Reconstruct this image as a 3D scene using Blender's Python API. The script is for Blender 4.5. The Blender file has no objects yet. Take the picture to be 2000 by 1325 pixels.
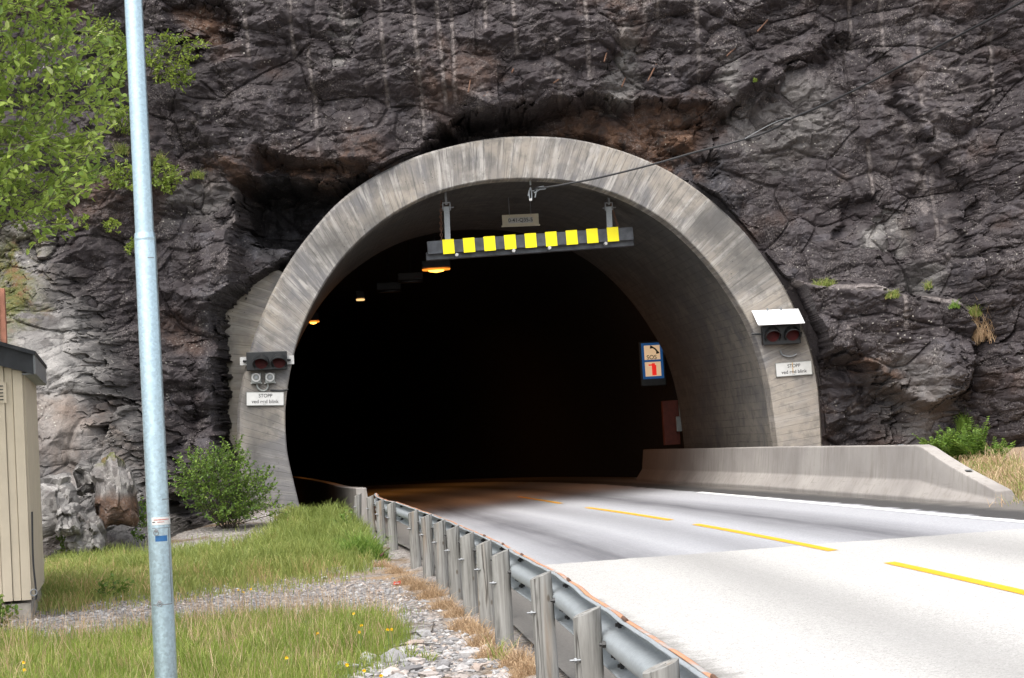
import bpy, bmesh, math, random
import numpy as np
from math import sin, cos, pi, radians, atan2, sqrt, hypot
from mathutils import Vector, Matrix

S = bpy.context.scene
COL = S.collection
rng = np.random.default_rng(7)
random.seed(7)

# ------------------------------------------------------------------ camera
FPX = 3600.0                       # focal length in pixels of a 2000 px wide frame
ROLL, PITCH = radians(-3.3), radians(3.226)
CAM = np.array([0.0, 0.0, 1.65])
cam_d = bpy.data.cameras.new("camera")
cam_d.sensor_width = 36.0
cam_d.lens = 36.0 * FPX / 2000.0
cam_d.clip_end = 2000.0
cam_d.clip_start = 0.1
cam = bpy.data.objects.new("camera", cam_d)
COL.objects.link(cam)
RM = Matrix.Rotation(pi / 2 + PITCH, 3, 'X') @ Matrix.Rotation(ROLL, 3, 'Z')
cam.matrix_world = Matrix.Translation(CAM) @ RM.to_4x4()
S.camera = cam
RN = np.array(RM)

# ------------------------------------------------------------------ sky, sun, exposure
SUN_EL, SUN_AZ = radians(58), radians(200)      # behind the camera, overcast
w = bpy.data.worlds.new("World")
S.world = w
w.use_nodes = True
nt = w.node_tree
nt.nodes.clear()
sky = nt.nodes.new('ShaderNodeTexSky')
sky.sky_type = 'NISHITA'
sky.sun_disc = False
sky.sun_elevation = SUN_EL
sky.sun_rotation = SUN_AZ
sky.air_density = 1.0
sky.dust_density = 4.0
hs = nt.nodes.new('ShaderNodeHueSaturation')
hs.inputs['Saturation'].default_value = 0.30
bg = nt.nodes.new('ShaderNodeBackground')
bg.inputs['Strength'].default_value = 0.15
wo = nt.nodes.new('ShaderNodeOutputWorld')
nt.links.new(sky.outputs[0], hs.inputs['Color'])
nt.links.new(hs.outputs[0], bg.inputs['Color'])
nt.links.new(bg.outputs[0], wo.inputs['Surface'])

sun_d = bpy.data.lights.new("sun", 'SUN')
sun_d.energy = 1.0
sun_d.angle = radians(45)
sun_d.color = (1.0, 0.96, 0.9)
sun = bpy.data.objects.new("sun", sun_d)
COL.objects.link(sun)
sd = Vector((sin(SUN_AZ) * cos(SUN_EL), cos(SUN_AZ) * cos(SUN_EL), sin(SUN_EL)))
sun.rotation_euler = sd.to_track_quat('Z', 'Y').to_euler()
sun.location = (0, 0, 40)

S.view_settings.view_transform = 'Standard'
S.view_settings.look = 'None'
S.view_settings.exposure = 1.38
S.view_settings.gamma = 1.0
S.cycles.use_denoising = True
S.cycles.max_bounces = 6

# ------------------------------------------------------------------ measuring helpers
def ray(u, v):
    return RN @ np.array([(u - 1000) / FPX, -(v - 662.5) / FPX, -1.0])
def atY(u, v, Y):
    d = ray(u, v)
    return CAM + d * (Y / d[1])
def onplane(u, v, n, c):
    d = ray(u, v)
    return CAM + d * ((n @ (c - CAM)) / (n @ d))
def proj(P):
    q = (np.asarray(P, float) - CAM) @ RN
    return 1000 + FPX * q[..., 0] / -q[..., 2], 662.5 - FPX * q[..., 1] / -q[..., 2]
BANK, HEAD = 0.047, radians(7.5)
ROADN = np.array([-BANK * cos(HEAD), -BANK * sin(HEAD), 1.0])
def roadz(x, y):
    return BANK * (x * cos(HEAD) + y * sin(HEAD))
def onroad(u, v, h=0.0):
    return onplane(u, v, ROADN, np.array([0, 0, h]))

# ------------------------------------------------------------------ noise
def _h(ix, iy, s):
    with np.errstate(over='ignore'):
        n = (ix.astype(np.int64) * 374761393 + iy.astype(np.int64) * 668265263 + s * 1274126177) & 0xFFFFFFFF
        n = ((n ^ (n >> 13)) * 1274126177) & 0xFFFFFFFF
        n = n ^ (n >> 16)
    return (n & 0xFFFFFF) / float(0xFFFFFF)
def perlin(x, y, s=0):
    x = np.asarray(x, float); y = np.asarray(y, float)
    ix, iy = np.floor(x), np.floor(y)
    fx, fy = x - ix, y - iy
    ux, uy = fx * fx * fx * (fx * (fx * 6 - 15) + 10), fy * fy * fy * (fy * (fy * 6 - 15) + 10)
    def g(dx, dy):
        a = _h(ix + dx, iy + dy, s) * 2 * pi
        return np.cos(a) * (fx - dx) + np.sin(a) * (fy - dy)
    a, b, c, d = g(0, 0), g(1, 0), g(0, 1), g(1, 1)
    return ((a + (b - a) * ux) + ((c + (d - c) * ux) - (a + (b - a) * ux)) * uy) * 1.5
def fbm(x, y, o=4, s=0, gain=0.5):
    r = 0; a = 1.0; t = 0
    for i in range(o):
        r = r + a * perlin(x * 2 ** i, y * 2 ** i, s + i * 17); t += a; a *= gain
    return r / t
def worley(x, y, s=0):
    x = np.asarray(x, float); y = np.asarray(y, float)
    ix, iy = np.floor(x), np.floor(y)
    f1 = np.full(x.shape, 9.0); f2 = np.full(x.shape, 9.0)
    cx = np.zeros(x.shape); cy = np.zeros(x.shape); ddx = np.zeros(x.shape); ddy = np.zeros(x.shape)
    for i in (-1, 0, 1):
        for j in (-1, 0, 1):
            jx = ix + i; jy = iy + j
            px = jx + 0.1 + 0.8 * _h(jx, jy, s); py = jy + 0.1 + 0.8 * _h(jx, jy, s + 5)
            dx, dy = x - px, y - py
            d = np.sqrt(dx * dx + dy * dy)
            m = d < f1
            f2 = np.where(m, f1, np.minimum(f2, d))
            f1 = np.where(m, d, f1)
            cx = np.where(m, jx, cx); cy = np.where(m, jy, cy)
            ddx = np.where(m, dx, ddx); ddy = np.where(m, dy, ddy)
    return f1, f2, cx, cy, ddx, ddy
def facets(x, y, s, step, tilt):
    f1, f2, cx, cy, dx, dy = worley(x, y, s)
    a, b, c = _h(cx, cy, s + 31), _h(cx, cy, s + 41), _h(cx, cy, s + 51)
    return (a - 0.5) * 2 * step + ((b - 0.5) * dx + (c - 0.5) * dy) * 2 * tilt, f2 - f1, _h(cx, cy, s + 61)
def blocks(x, y, s, step, tilt, slope, ang, spread):
    """union of tilted flat-faced blocks: crisp planar faces meeting in straight edges; returns depth, a tone per face and the edge distance"""
    ix, iy = np.floor(x), np.floor(y)
    best = np.full(x.shape, 1e9); tone = np.zeros(x.shape); second = np.full(x.shape, 1e9)
    for i in (-1, 0, 1):
        for j in (-1, 0, 1):
            jx, jy = ix + i, iy + j
            dx = x - (jx + 0.1 + 0.8 * _h(jx, jy, s)); dy = y - (jy + 0.1 + 0.8 * _h(jx, jy, s + 5))
            th = ang + (_h(jx, jy, s + 7) - 0.5) * 2 * spread
            c, n = np.cos(th), np.sin(th)
            px, py = dx * c + dy * n, -dx * n + dy * c
            k = _h(jx, jy, s + 9)
            q = np.maximum(np.maximum(np.abs(px) - 0.30 - 0.25 * k, np.abs(py + 0.35 * px * (k - 0.5)) - 0.28 - 0.25 * (1 - k)), 0)
            v = (_h(jx, jy, s + 31) - 0.5) * 2 * step + ((_h(jx, jy, s + 41) - 0.5) * px + (_h(jx, jy, s + 51) - 0.5) * py) * 2 * tilt + slope * q
            m = v < best
            second = np.where(m, best, np.minimum(second, v)); tone = np.where(m, _h(jx, jy, s + 61), tone); best = np.where(m, v, best)
    return best, tone, second - best
def sstep(a, b, x):
    t = np.clip((x - a) / (b - a), 0, 1)
    return t * t * (3 - 2 * t)
def _mix(t): return np.mod(t * 7.31 + 0.37, 1.0)
def inside(px, py, poly):
    r = np.zeros(px.shape, bool)
    n = len(poly)
    for i in range(n):
        x0, y0 = poly[i]; x1, y1 = poly[(i + 1) % n]
        if y0 == y1: continue
        c = ((y0 > py) != (y1 > py))
        r ^= c & (px < (x1 - x0) * (py - y0) / (y1 - y0) + x0)
    return r
# a small map over the view of the survey photo, from which region masks are read
GU0, GV0, GS = -900, -900, 4
gu, gv = np.meshgrid(np.arange(GU0, 2904, GS, float), np.arange(GV0, 1404, GS, float))
def blur(a, r):
    r = int(round(r / GS))
    if r < 1: return a
    for _ in range(2):
        for ax in (0, 1):
            p = np.pad(a, [(r + 1, r) if k == ax else (0, 0) for k in (0, 1)], mode='edge')
            c = np.cumsum(p, axis=ax)
            a = (np.take(c, range(2 * r + 1, c.shape[ax]), ax) - np.take(c, range(0, c.shape[ax] - 2 * r - 1), ax)) / (2 * r + 1)
    return a
def blur_n(a, n):
    for _ in range(n): a = 0.25 * np.roll(a, 1, 1) + 0.5 * a + 0.25 * np.roll(a, -1, 1); a = 0.25 * np.roll(a, 1, 0) + 0.5 * a + 0.25 * np.roll(a, -1, 0)
    return a
def rmask(poly, b):
    return blur(inside(gu, gv, poly).astype(float), b)
def samp(a, u, v):
    x = np.clip((u - GU0) / GS, 0, a.shape[1] - 1.001); y = np.clip((v - GV0) / GS, 0, a.shape[0] - 1.001)
    i, j = x.astype(int), y.astype(int); fx, fy = x - i, y - j
    return (a[j, i] * (1 - fx) + a[j, i + 1] * fx) * (1 - fy) + (a[j + 1, i] * (1 - fx) + a[j + 1, i + 1] * fx) * fy

# ------------------------------------------------------------------ material helpers
class NB:
    def __init__(s, name):
        s.m = bpy.data.materials.new(name); s.m.use_nodes = True
        s.t = s.m.node_tree; s.t.nodes.clear()
        s.out = s.t.nodes.new('ShaderNodeOutputMaterial')
        s.b = s.t.nodes.new('ShaderNodeBsdfPrincipled')
        s.t.links.new(s.b.outputs[0], s.out.inputs['Surface'])
    def n(s, kind, **kw):
        x = s.t.nodes.new('ShaderNode' + kind)
        for k, v in kw.items(): setattr(x, k, v)
        return x
    def set(s, sock, v):
        if hasattr(v, 'is_output'): s.t.links.new(v, sock)
        elif isinstance(v, (tuple, list)):
            sock.default_value = tuple(v) + (1.0,) if len(v) == 3 and sock.type == 'RGBA' else tuple(v)
        else: sock.default_value = v
    def coord(s, scale=(1, 1, 1), src='Object', rot=(0, 0, 0)):
        if src in ('Object', 'Generated'): o = s.n('TexCoord').outputs[src]
        else: o = s.n('UVMap').outputs[0]
        mp = s.n('Mapping'); s.set(mp.inputs[0], o); mp.inputs['Scale'].default_value = scale; mp.inputs['Rotation'].default_value = rot
        return mp.outputs[0]
    def noise(s, vec, scale=5.0, detail=4.0, rough=0.55, dist=0.0, col=False):
        x = s.n('TexNoise'); s.set(x.inputs['Vector'], vec)
        x.inputs['Scale'].default_value = scale; x.inputs['Detail'].default_value = detail
        x.inputs['Roughness'].default_value = rough; x.inputs['Distortion'].default_value = dist
        return x.outputs['Color' if col else 'Fac']
    def voro(s, vec, scale=5.0, feature='F1', out='Distance', rnd=1.0):
        x = s.n('TexVoronoi', feature=feature); s.set(x.inputs['Vector'], vec)
        x.inputs['Scale'].default_value = scale; x.inputs['Randomness'].default_value = rnd
        return x.outputs[out]
    def ramp(s, fac, stops):
        x = s.n('ValToRGB'); s.set(x.inputs[0], fac)
        e = x.color_ramp.elements
        while len(e) < len(stops): e.new(0.5)
        for k, (p, c) in enumerate(stops):
            e[k].position = p
            e[k].color = (c, c, c, 1) if isinstance(c, (int, float)) else tuple(c) + (1,)
        return x.outputs[0]
    def mix(s, f, a, b, mode='MIX'):
        x = s.n('Mix', data_type='RGBA', blend_type=mode)
        s.set(x.inputs[0], f); s.set(x.inputs[6], a); s.set(x.inputs[7], b)
        return x.outputs[2]
    def math(s, op, a, b=0.0, c=0.0):
        x = s.n('Math', operation=op); s.set(x.inputs[0], a); s.set(x.inputs[1], b); s.set(x.inputs[2], c)
        return x.outputs[0]
    def attr(s, name, out='Fac'):
        x = s.n('Attribute'); x.attribute_name = name
        return x.outputs[out]
    def sep(s, vec):
        x = s.n('SeparateXYZ'); s.set(x.inputs[0], vec); return x.outputs
    def bump(s, h, strength=0.5, dist=0.02, prev=None):
        x = s.n('Bump'); s.set(x.inputs['Height'], h); x.inputs['Strength'].default_value = strength; x.inputs['Distance'].default_value = dist
        if prev is not None: s.set(x.inputs['Normal'], prev)
        return x.outputs[0]
    def fin(s, col, rough=0.8, spec=0.3, metal=0.0, normal=None):
        s.set(s.b.inputs['Base Color'], col); s.set(s.b.inputs['Roughness'], rough)
        s.set(s.b.inputs['Specular IOR Level'], spec); s.set(s.b.inputs['Metallic'], metal)
        if normal is not None: s.set(s.b.inputs['Normal'], normal)
        return s.m

# ------------------------------------------------------------------ mesh helpers
def npmesh(name, V, F, mat, parent=None, smooth=False, attrs=None, uv=None):
    """V (n,3) world coordinates, F (m,k) equal-sized faces or list of lists"""
    me = bpy.data.meshes.new(name)
    V = np.asarray(V, float)
    if parent is not None: V = V - np.array(parent['_loc'])
    if isinstance(F, np.ndarray):
        k = F.shape[1]; nf = F.shape[0]
        me.vertices.add(len(V)); me.vertices.foreach_set('co', V.astype(np.float32).ravel())
        me.loops.add(nf * k); me.loops.foreach_set('vertex_index', F.astype(np.int32).ravel())
        me.polygons.add(nf); me.polygons.foreach_set('loop_start', np.arange(0, nf * k, k, dtype=np.int32))
        me.update(calc_edges=True)
    else:
        me.from_pydata([tuple(v) for v in V], [], [list(f) for f in F]); me.update()
    me.polygons.foreach_set('use_smooth', np.full(len(me.polygons), bool(smooth)))
    for k, a in (attrs or {}).items():
        at = me.attributes.new(k, 'FLOAT', 'POINT'); at.data.foreach_set('value', np.asarray(a, np.float32))
    if uv is not None:
        ul = me.uv_layers.new(name='UVMap')
        li = np.zeros(len(me.loops), np.int32); me.loops.foreach_get('vertex_index', li)
        ul.data.foreach_set('uv', np.asarray(uv, np.float32)[li].ravel())
    me.materials.append(mat)
    o = bpy.data.objects.new(name, me); COL.objects.link(o)
    if parent is not None: attach(o, parent)
    return o
def attach(o, parent):
    o.parent = parent
    o['_loc'] = list(parent['_loc'])
    return o
def tag(o, label, cat, group=None):
    o['label'] = label; o['category'] = cat
    if group: o['group'] = group
    return o
def struct(o):
    o['kind'] = 'structure'; return o
def thing(name, label, cat, loc, group=None):
    o = bpy.data.objects.new(name, None); COL.objects.link(o)
    o.empty_display_size = 0.2
    o.location = tuple(loc); o['_loc'] = [float(x) for x in loc]
    return tag(o, label, cat, group)
class MB:
    def __init__(s): s.v = []; s.f = []; s.uv = []
    def add(s, V, F):
        b = len(s.v); s.v += [tuple(p) for p in V]; s.f += [[b + i for i in f] for f in F]; return s
    def box(s, c, size, ax=None):
        ax = np.eye(3) if ax is None else np.asarray(ax, float)
        c = np.asarray(c, float); V = []
        for k in range(8):
            q = np.array([((k & 1) - .5) * size[0], (((k >> 1) & 1) - .5) * size[1], (((k >> 2) & 1) - .5) * size[2]])
            V.append(c + q[0] * ax[0] + q[1] * ax[1] + q[2] * ax[2])
        return s.add(V, [[0, 2, 3, 1], [4, 5, 7, 6], [0, 1, 5, 4], [2, 6, 7, 3], [0, 4, 6, 2], [1, 3, 7, 5]])
    def tube(s, path, r, n=8, cap=True):
        P = [np.asarray(p, float) for p in path]; m = len(P)
        rr = r if hasattr(r, '__len__') else [r] * m
        up = None; V = []
        for i in range(m):
            t = P[min(i + 1, m - 1)] - P[max(i - 1, 0)]; t = t / (np.linalg.norm(t) + 1e-9)
            if up is None:
                up = np.array([0, 0, 1.0]) if abs(t[2]) < 0.9 else np.array([1.0, 0, 0])
            a = np.cross(t, up); a /= np.linalg.norm(a) + 1e-9; b = np.cross(a, t); up = b
            for k in range(n):
                th = 2 * pi * k / n
                V.append(P[i] + rr[i] * (cos(th) * a + sin(th) * b))
        F = [[i * n + k, i * n + (k + 1) % n, (i + 1) * n + (k + 1) % n, (i + 1) * n + k] for i in range(m - 1) for k in range(n)]
        if cap: F += [list(range(n))[::-1], list(range((m - 1) * n, m * n))]
        return s.add(V, F)
    def extrude(s, poly, o, ax, ay, d):
        """polygon (2-D list) laid at o along ax, ay, pushed along vector d"""
        n = len(poly); o, ax, ay, d = [np.asarray(q, float) for q in (o, ax, ay, d)]
        V = [o + p[0] * ax + p[1] * ay for p in poly] + [o + p[0] * ax + p[1] * ay + d for p in poly]
        return s.add(V, [list(range(n))[::-1], list(range(n, 2 * n))] + [[i, (i + 1) % n, n + (i + 1) % n, n + i] for i in range(n)])
    def build(s, name, mat, parent=None, smooth=False, bevel=0.0, uv=None):
        o = npmesh(name, s.v, s.f, mat, parent, uv=uv)
        bm = bmesh.new(); bm.from_mesh(o.data)
        bmesh.ops.recalc_face_normals(bm, faces=bm.faces)
        bm.to_mesh(o.data); bm.free()
        if smooth:
            for p in o.data.polygons: p.use_smooth = True
            try: o.data.set_sharp_from_angle(angle=radians(35))
            except Exception: pass
        if bevel:
            md = o.modifiers.new('bevel', 'BEVEL'); md.width = bevel; md.segments = 2; md.limit_method = 'ANGLE'
        return o
def spline(pts, n):
    """Catmull-Rom through pts, resampled to n points evenly by length"""
    P = np.asarray(pts, float); Q = np.vstack([2 * P[0] - P[1], P, 2 * P[-1] - P[-2]]); out = []
    for i in range(1, len(Q) - 2):
        for t in np.linspace(0, 1, 16, endpoint=False):
            a, b, c, d = Q[i - 1], Q[i], Q[i + 1], Q[i + 2]
            out.append(0.5 * (2 * b + (c - a) * t + (2 * a - 5 * b + 4 * c - d) * t * t + (3 * b - a - 3 * c + d) * t ** 3))
    out.append(P[-1]); out = np.array(out)
    L = np.concatenate([[0], np.cumsum(np.linalg.norm(np.diff(out, axis=0), axis=1))])
    t = np.linspace(0, L[-1], n)
    return np.stack([np.interp(t, L, out[:, k]) for k in range(P.shape[1])], 1)

# ------------------------------------------------------------------ materials
def m_plain(name, col, rough=0.6, metal=0.0, spec=0.4, var=0.15, vscale=8.0, bumps=0.0):
    b = NB(name); c = b.coord()
    f = b.noise(c, vscale, 5, 0.6)
    dk = tuple(x * (1 - var * 1.6) for x in col); lt = tuple(min(1, x * (1 + var)) for x in col)
    cc = b.ramp(f, [(0.3, dk), (0.7, lt)])
    return b.fin(cc, rough, spec, metal, b.bump(b.noise(c, vscale * 8, 3), bumps, 0.01) if bumps else None)

def m_rock():
    b = NB('rock'); c = b.coord()
    big = b.noise(c, 0.55, 5, 0.6, 0.6); mid = b.noise(c, 2.6, 6, 0.65, 0.4); fine = b.noise(c, 14, 5, 0.7)
    col = b.ramp(b.math('ADD', b.math('MULTIPLY', b.attr('tone'), 0.6), b.math('MULTIPLY', big, 0.4)),
                 [(0.22, (0.022, 0.017, 0.018)), (0.40, (0.050, 0.040, 0.041)), (0.52, (0.036, 0.029, 0.030)), (0.64, (0.066, 0.056, 0.057)), (0.78, (0.095, 0.090, 0.096))])
    col = b.mix(b.ramp(mid, [(0.44, 0.0), (0.62, 0.65)]), col, b.mix(fine, (0.018, 0.014, 0.014), (0.045, 0.034, 0.034)))
    col = b.mix(b.ramp(b.noise(c, 5.5, 6, 0.75), [(0.54, 0.0), (0.70, 0.6)]), col, (0.085, 0.074, 0.074))
    col = b.mix(b.ramp(b.noise(b.coord((1.6, 1.6, 0.35)), 2.2, 5, 0.6), [(0.56, 0.0), (0.72, 0.45)]), col, (0.12, 0.113, 0.12))
    col = b.mix(1.0, col, (0.62, 0.60, 0.63), 'MULTIPLY')
    grey = b.mix(b.ramp(mid, [(0.35, 0.0), (0.65, 1.0)]), (0.135, 0.129, 0.123), (0.28, 0.267, 0.253))
    grey = b.mix(b.ramp(b.attr('tone'), [(0.36, 0.75), (0.5, 0.0)]), grey, (0.065, 0.060, 0.058))
    grey = b.mix(b.ramp(big, [(0.55, 0.0), (0.7, 0.7)]), grey, (0.17, 0.13, 0.10))
    col = b.mix(b.attr('grey'), col, grey)
    rust = b.ramp(b.noise(c, 3.2, 5, 0.65, 0.5), [(0.33, (0.026, 0.018, 0.014)), (0.5, (0.070, 0.034, 0.018)), (0.62, (0.115, 0.060, 0.033)), (0.75, (0.075, 0.060, 0.052))])
    col = b.mix(b.attr('rust'), col, rust)
    wet_shade = b.mix(b.ramp(mid, [(0.45, 0.0), (0.75, 0.8)]), (0.017, 0.016, 0.018), (0.085, 0.085, 0.10))  # black seep stains, and shade painted under the rock roof
    col = b.mix(b.attr('wet_shade'), col, wet_shade)
    pale = b.mix(fine, (0.22, 0.18, 0.17), (0.40, 0.36, 0.34))
    pf = b.math('MULTIPLY', b.attr('pale'), b.ramp(fine, [(0.36, 0.15), (0.60, 1.0)]))
    col = b.mix(b.math('MULTIPLY', pf, 0.6), col, pale)
    moss = b.ramp(b.noise(c, 3.0, 6, 0.7), [(0.35, (0.035, 0.045, 0.010)), (0.5, (0.085, 0.085, 0.022)), (0.62, (0.11, 0.055, 0.020)), (0.75, (0.06, 0.08, 0.02))])
    mf = b.math('MULTIPLY', b.attr('moss'), b.ramp(b.noise(c, 1.7, 6, 0.7), [(0.40, 0.0), (0.50, 1.0)]))
    col = b.mix(mf, col, moss)
    # lichen flecks
    lf = b.math('MULTIPLY', b.ramp(b.voro(c, 9.0), [(0.10, 1.0), (0.19, 0.0)]), b.ramp(b.noise(c, 1.1, 4, 0.6), [(0.50, 0.0), (0.64, 0.85)]))
    col = b.mix(lf, col, (0.36, 0.34, 0.30))
    lf2 = b.math('MULTIPLY', b.ramp(b.voro(c, 24.0), [(0.12, 1.0), (0.24, 0.0)]), b.ramp(b.noise(c, 2.3, 5, 0.65), [(0.50, 0.0), (0.62, 0.9)]))
    col = b.mix(lf2, col, (0.30, 0.26, 0.24))
    sp = b.noise(c, 32, 3, 0.75)
    sq = b.ramp(b.noise(c, 1.3, 5, 0.7), [(0.46, 0.02), (0.64, 0.95)])
    col = b.mix(b.math('MULTIPLY', sq, b.ramp(sp, [(0.535, 0.0), (0.60, 0.85)])), col, b.mix(b.attr('tone'), (0.13, 0.11, 0.105), (0.20, 0.18, 0.17)))
    col = b.mix(b.ramp(sp, [(0.36, 0.45), (0.44, 0.0)]), col, (0.014, 0.011, 0.011))
    # weathering on edges: fine dark cracks
    cr = b.math('MULTIPLY', b.ramp(b.voro(b.mix(0.3, c, b.noise(c, 2.0, 5, 0.6, 0, True), 'ADD'), 1.9, 'DISTANCE_TO_EDGE'), [(0.0, 0.7), (0.03, 0.0)]), b.ramp(b.noise(c, 0.9, 3), [(0.5, 0.0), (0.6, 1.0)]))
    col = b.mix(cr, col, (0.015, 0.012, 0.012))
    nrm = b.bump(b.sep(b.voro(c, 26.0, 'F1', 'Color'))[0], 0.22, 0.02)
    nrm = b.bump(b.noise(c, 34, 4, 0.75), 0.3, 0.012, nrm)
    return b.fin(col, b.ramp(fine, [(0.3, 0.55), (0.7, 0.95)]), 0.35, 0, nrm)

def m_concrete(name, base=(0.228, 0.217, 0.203), board=0.14, lines=0.7, streak=1.0):
    """UV in metres: u runs round the arch, v runs across it (boards / streaks follow v)"""
    b = NB(name); c = b.coord((1, 1, 1), 'UV'); o = b.coord()
    x, y, z = b.sep(c)
    st = b.noise(b.coord((7.0, 0.55, 1), 'UV'), 1.0, 6, 0.65, 0.25)
    st2 = b.noise(b.coord((16.0, 1.1, 1), 'UV'), 1.0, 5, 0.7)
    blotch = b.noise(o, 0.75, 5, 0.6, 0.4); mid = b.noise(o, 3.5, 6, 0.65)
    dk = tuple(q * 0.50 for q in base); lt = tuple(min(1, q * 1.55) for q in base)
    warm = (base[0] * 1.16, base[1] * 1.09, base[2] * 1.0)
    cold = (base[0] * 0.62, base[1] * 0.63, base[2] * 0.68)
    col = b.mix(b.ramp(blotch, [(0.40, 0.0), (0.58, 1.0)]), cold, warm)
    zz_ = b.n('MapRange'); b.set(zz_.inputs[0], b.sep(o)[2]); zz_.inputs[1].default_value = 2.6; zz_.inputs[2].default_value = 5.2; zz_.inputs[3].default_value = 0.35; zz_.inputs[4].default_value = 1.0
    streak = b.math('MULTIPLY', zz_.outputs[0], streak)
    col = b.mix(b.math('MULTIPLY', b.ramp(st, [(0.49, 0.0), (0.62, 0.9)]), streak), col, lt)
    col = b.mix(b.math('MULTIPLY', b.ramp(st2, [(0.34, 0.95), (0.48, 0.0)]), streak), col, dk)
    col = b.mix(b.ramp(mid, [(0.36, 0.55), (0.5, 0.0)]), col, dk)
    darkf = b.math('MULTIPLY', b.attr('soot'), b.ramp(mid, [(0.30, 1.0), (0.75, 0.55)]))
    col = b.mix(darkf, col, tuple(q * 0.36 for q in base))
    # board joints: thin irregular lines every board width of u
    bw = b.math('DIVIDE', b.math('ADD', x, b.math('MULTIPLY', b.noise(c, 0.5, 3), 0.05)), board)
    fr = b.math('FRACT', bw)
    ln = b.ramp(b.math('ABSOLUTE', b.math('SUBTRACT', fr, 0.5)), [(0.0, 1.0), (0.06, 0.0)])
    lnv = b.math('MULTIPLY', ln, b.ramp(b.noise(o, 1.6, 5, 0.65), [(0.40, 0.0), (0.62, lines)]))
    col = b.mix(lnv, col, tuple(q * 0.25 for q in base))
    pits = b.math('MULTIPLY', b.ramp(b.voro(o, 7.0), [(0.05, 1.0), (0.09, 0.0)]), b.ramp(b.noise(o, 1.5, 2), [(0.5, 0.0), (0.6, 0.9)]))
    col = b.mix(pits, col, (0.03, 0.03, 0.03))
    nrm = b.bump(b.math('SUBTRACT', mid, b.math('MULTIPLY', ln, 0.5)), 0.45, 0.02)
    nrm = b.bump(b.noise(o, 60, 3, 0.7), 0.3, 0.006, nrm)
    return b.fin(col, 0.85, 0.3, 0, nrm)

def m_barrier():
    b = NB('barrier_concrete'); o = b.coord(); x, y, z = b.sep(o)
    st = b.noise(b.coord((3.2, 3.2, 0.25)), 3.0, 6, 0.65); mid = b.noise(o, 6, 5, 0.65); big = b.noise(o, 0.8, 4)
    col = b.mix(b.ramp(big, [(0.35, 0.0), (0.65, 1.0)]), (0.23, 0.212, 0.198), (0.33, 0.308, 0.285))
    col = b.mix(b.ramp(st, [(0.50, 0.0), (0.72, 0.7)]), col, (0.19, 0.168, 0.148))
    scf = b.math('MULTIPLY', b.ramp(b.noise(b.coord((2.0, 0.5, 9.0)), 2.2, 5, 0.7), [(0.60, 0.0), (0.70, 0.55)]), b.ramp(z, [(0.0, 1.0), (0.55, 0.0)]))
    col = b.mix(scf, col, (0.11, 0.095, 0.085))
    col = b.mix(b.ramp(mid, [(0.3, 0.4), (0.45, 0.0)]), col, (0.24, 0.22, 0.20))
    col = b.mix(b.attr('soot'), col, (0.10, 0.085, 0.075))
    pits = b.ramp(b.voro(o, 5.0), [(0.03, 1.0), (0.05, 0.0)])
    col = b.mix(b.math('MULTIPLY', pits, 0.8), col, (0.06, 0.055, 0.05))
    nrm = b.bump(b.noise(o, 40, 4, 0.7), 0.3, 0.008)
    return b.fin(col, 0.85, 0.3, 0, nrm)

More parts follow.
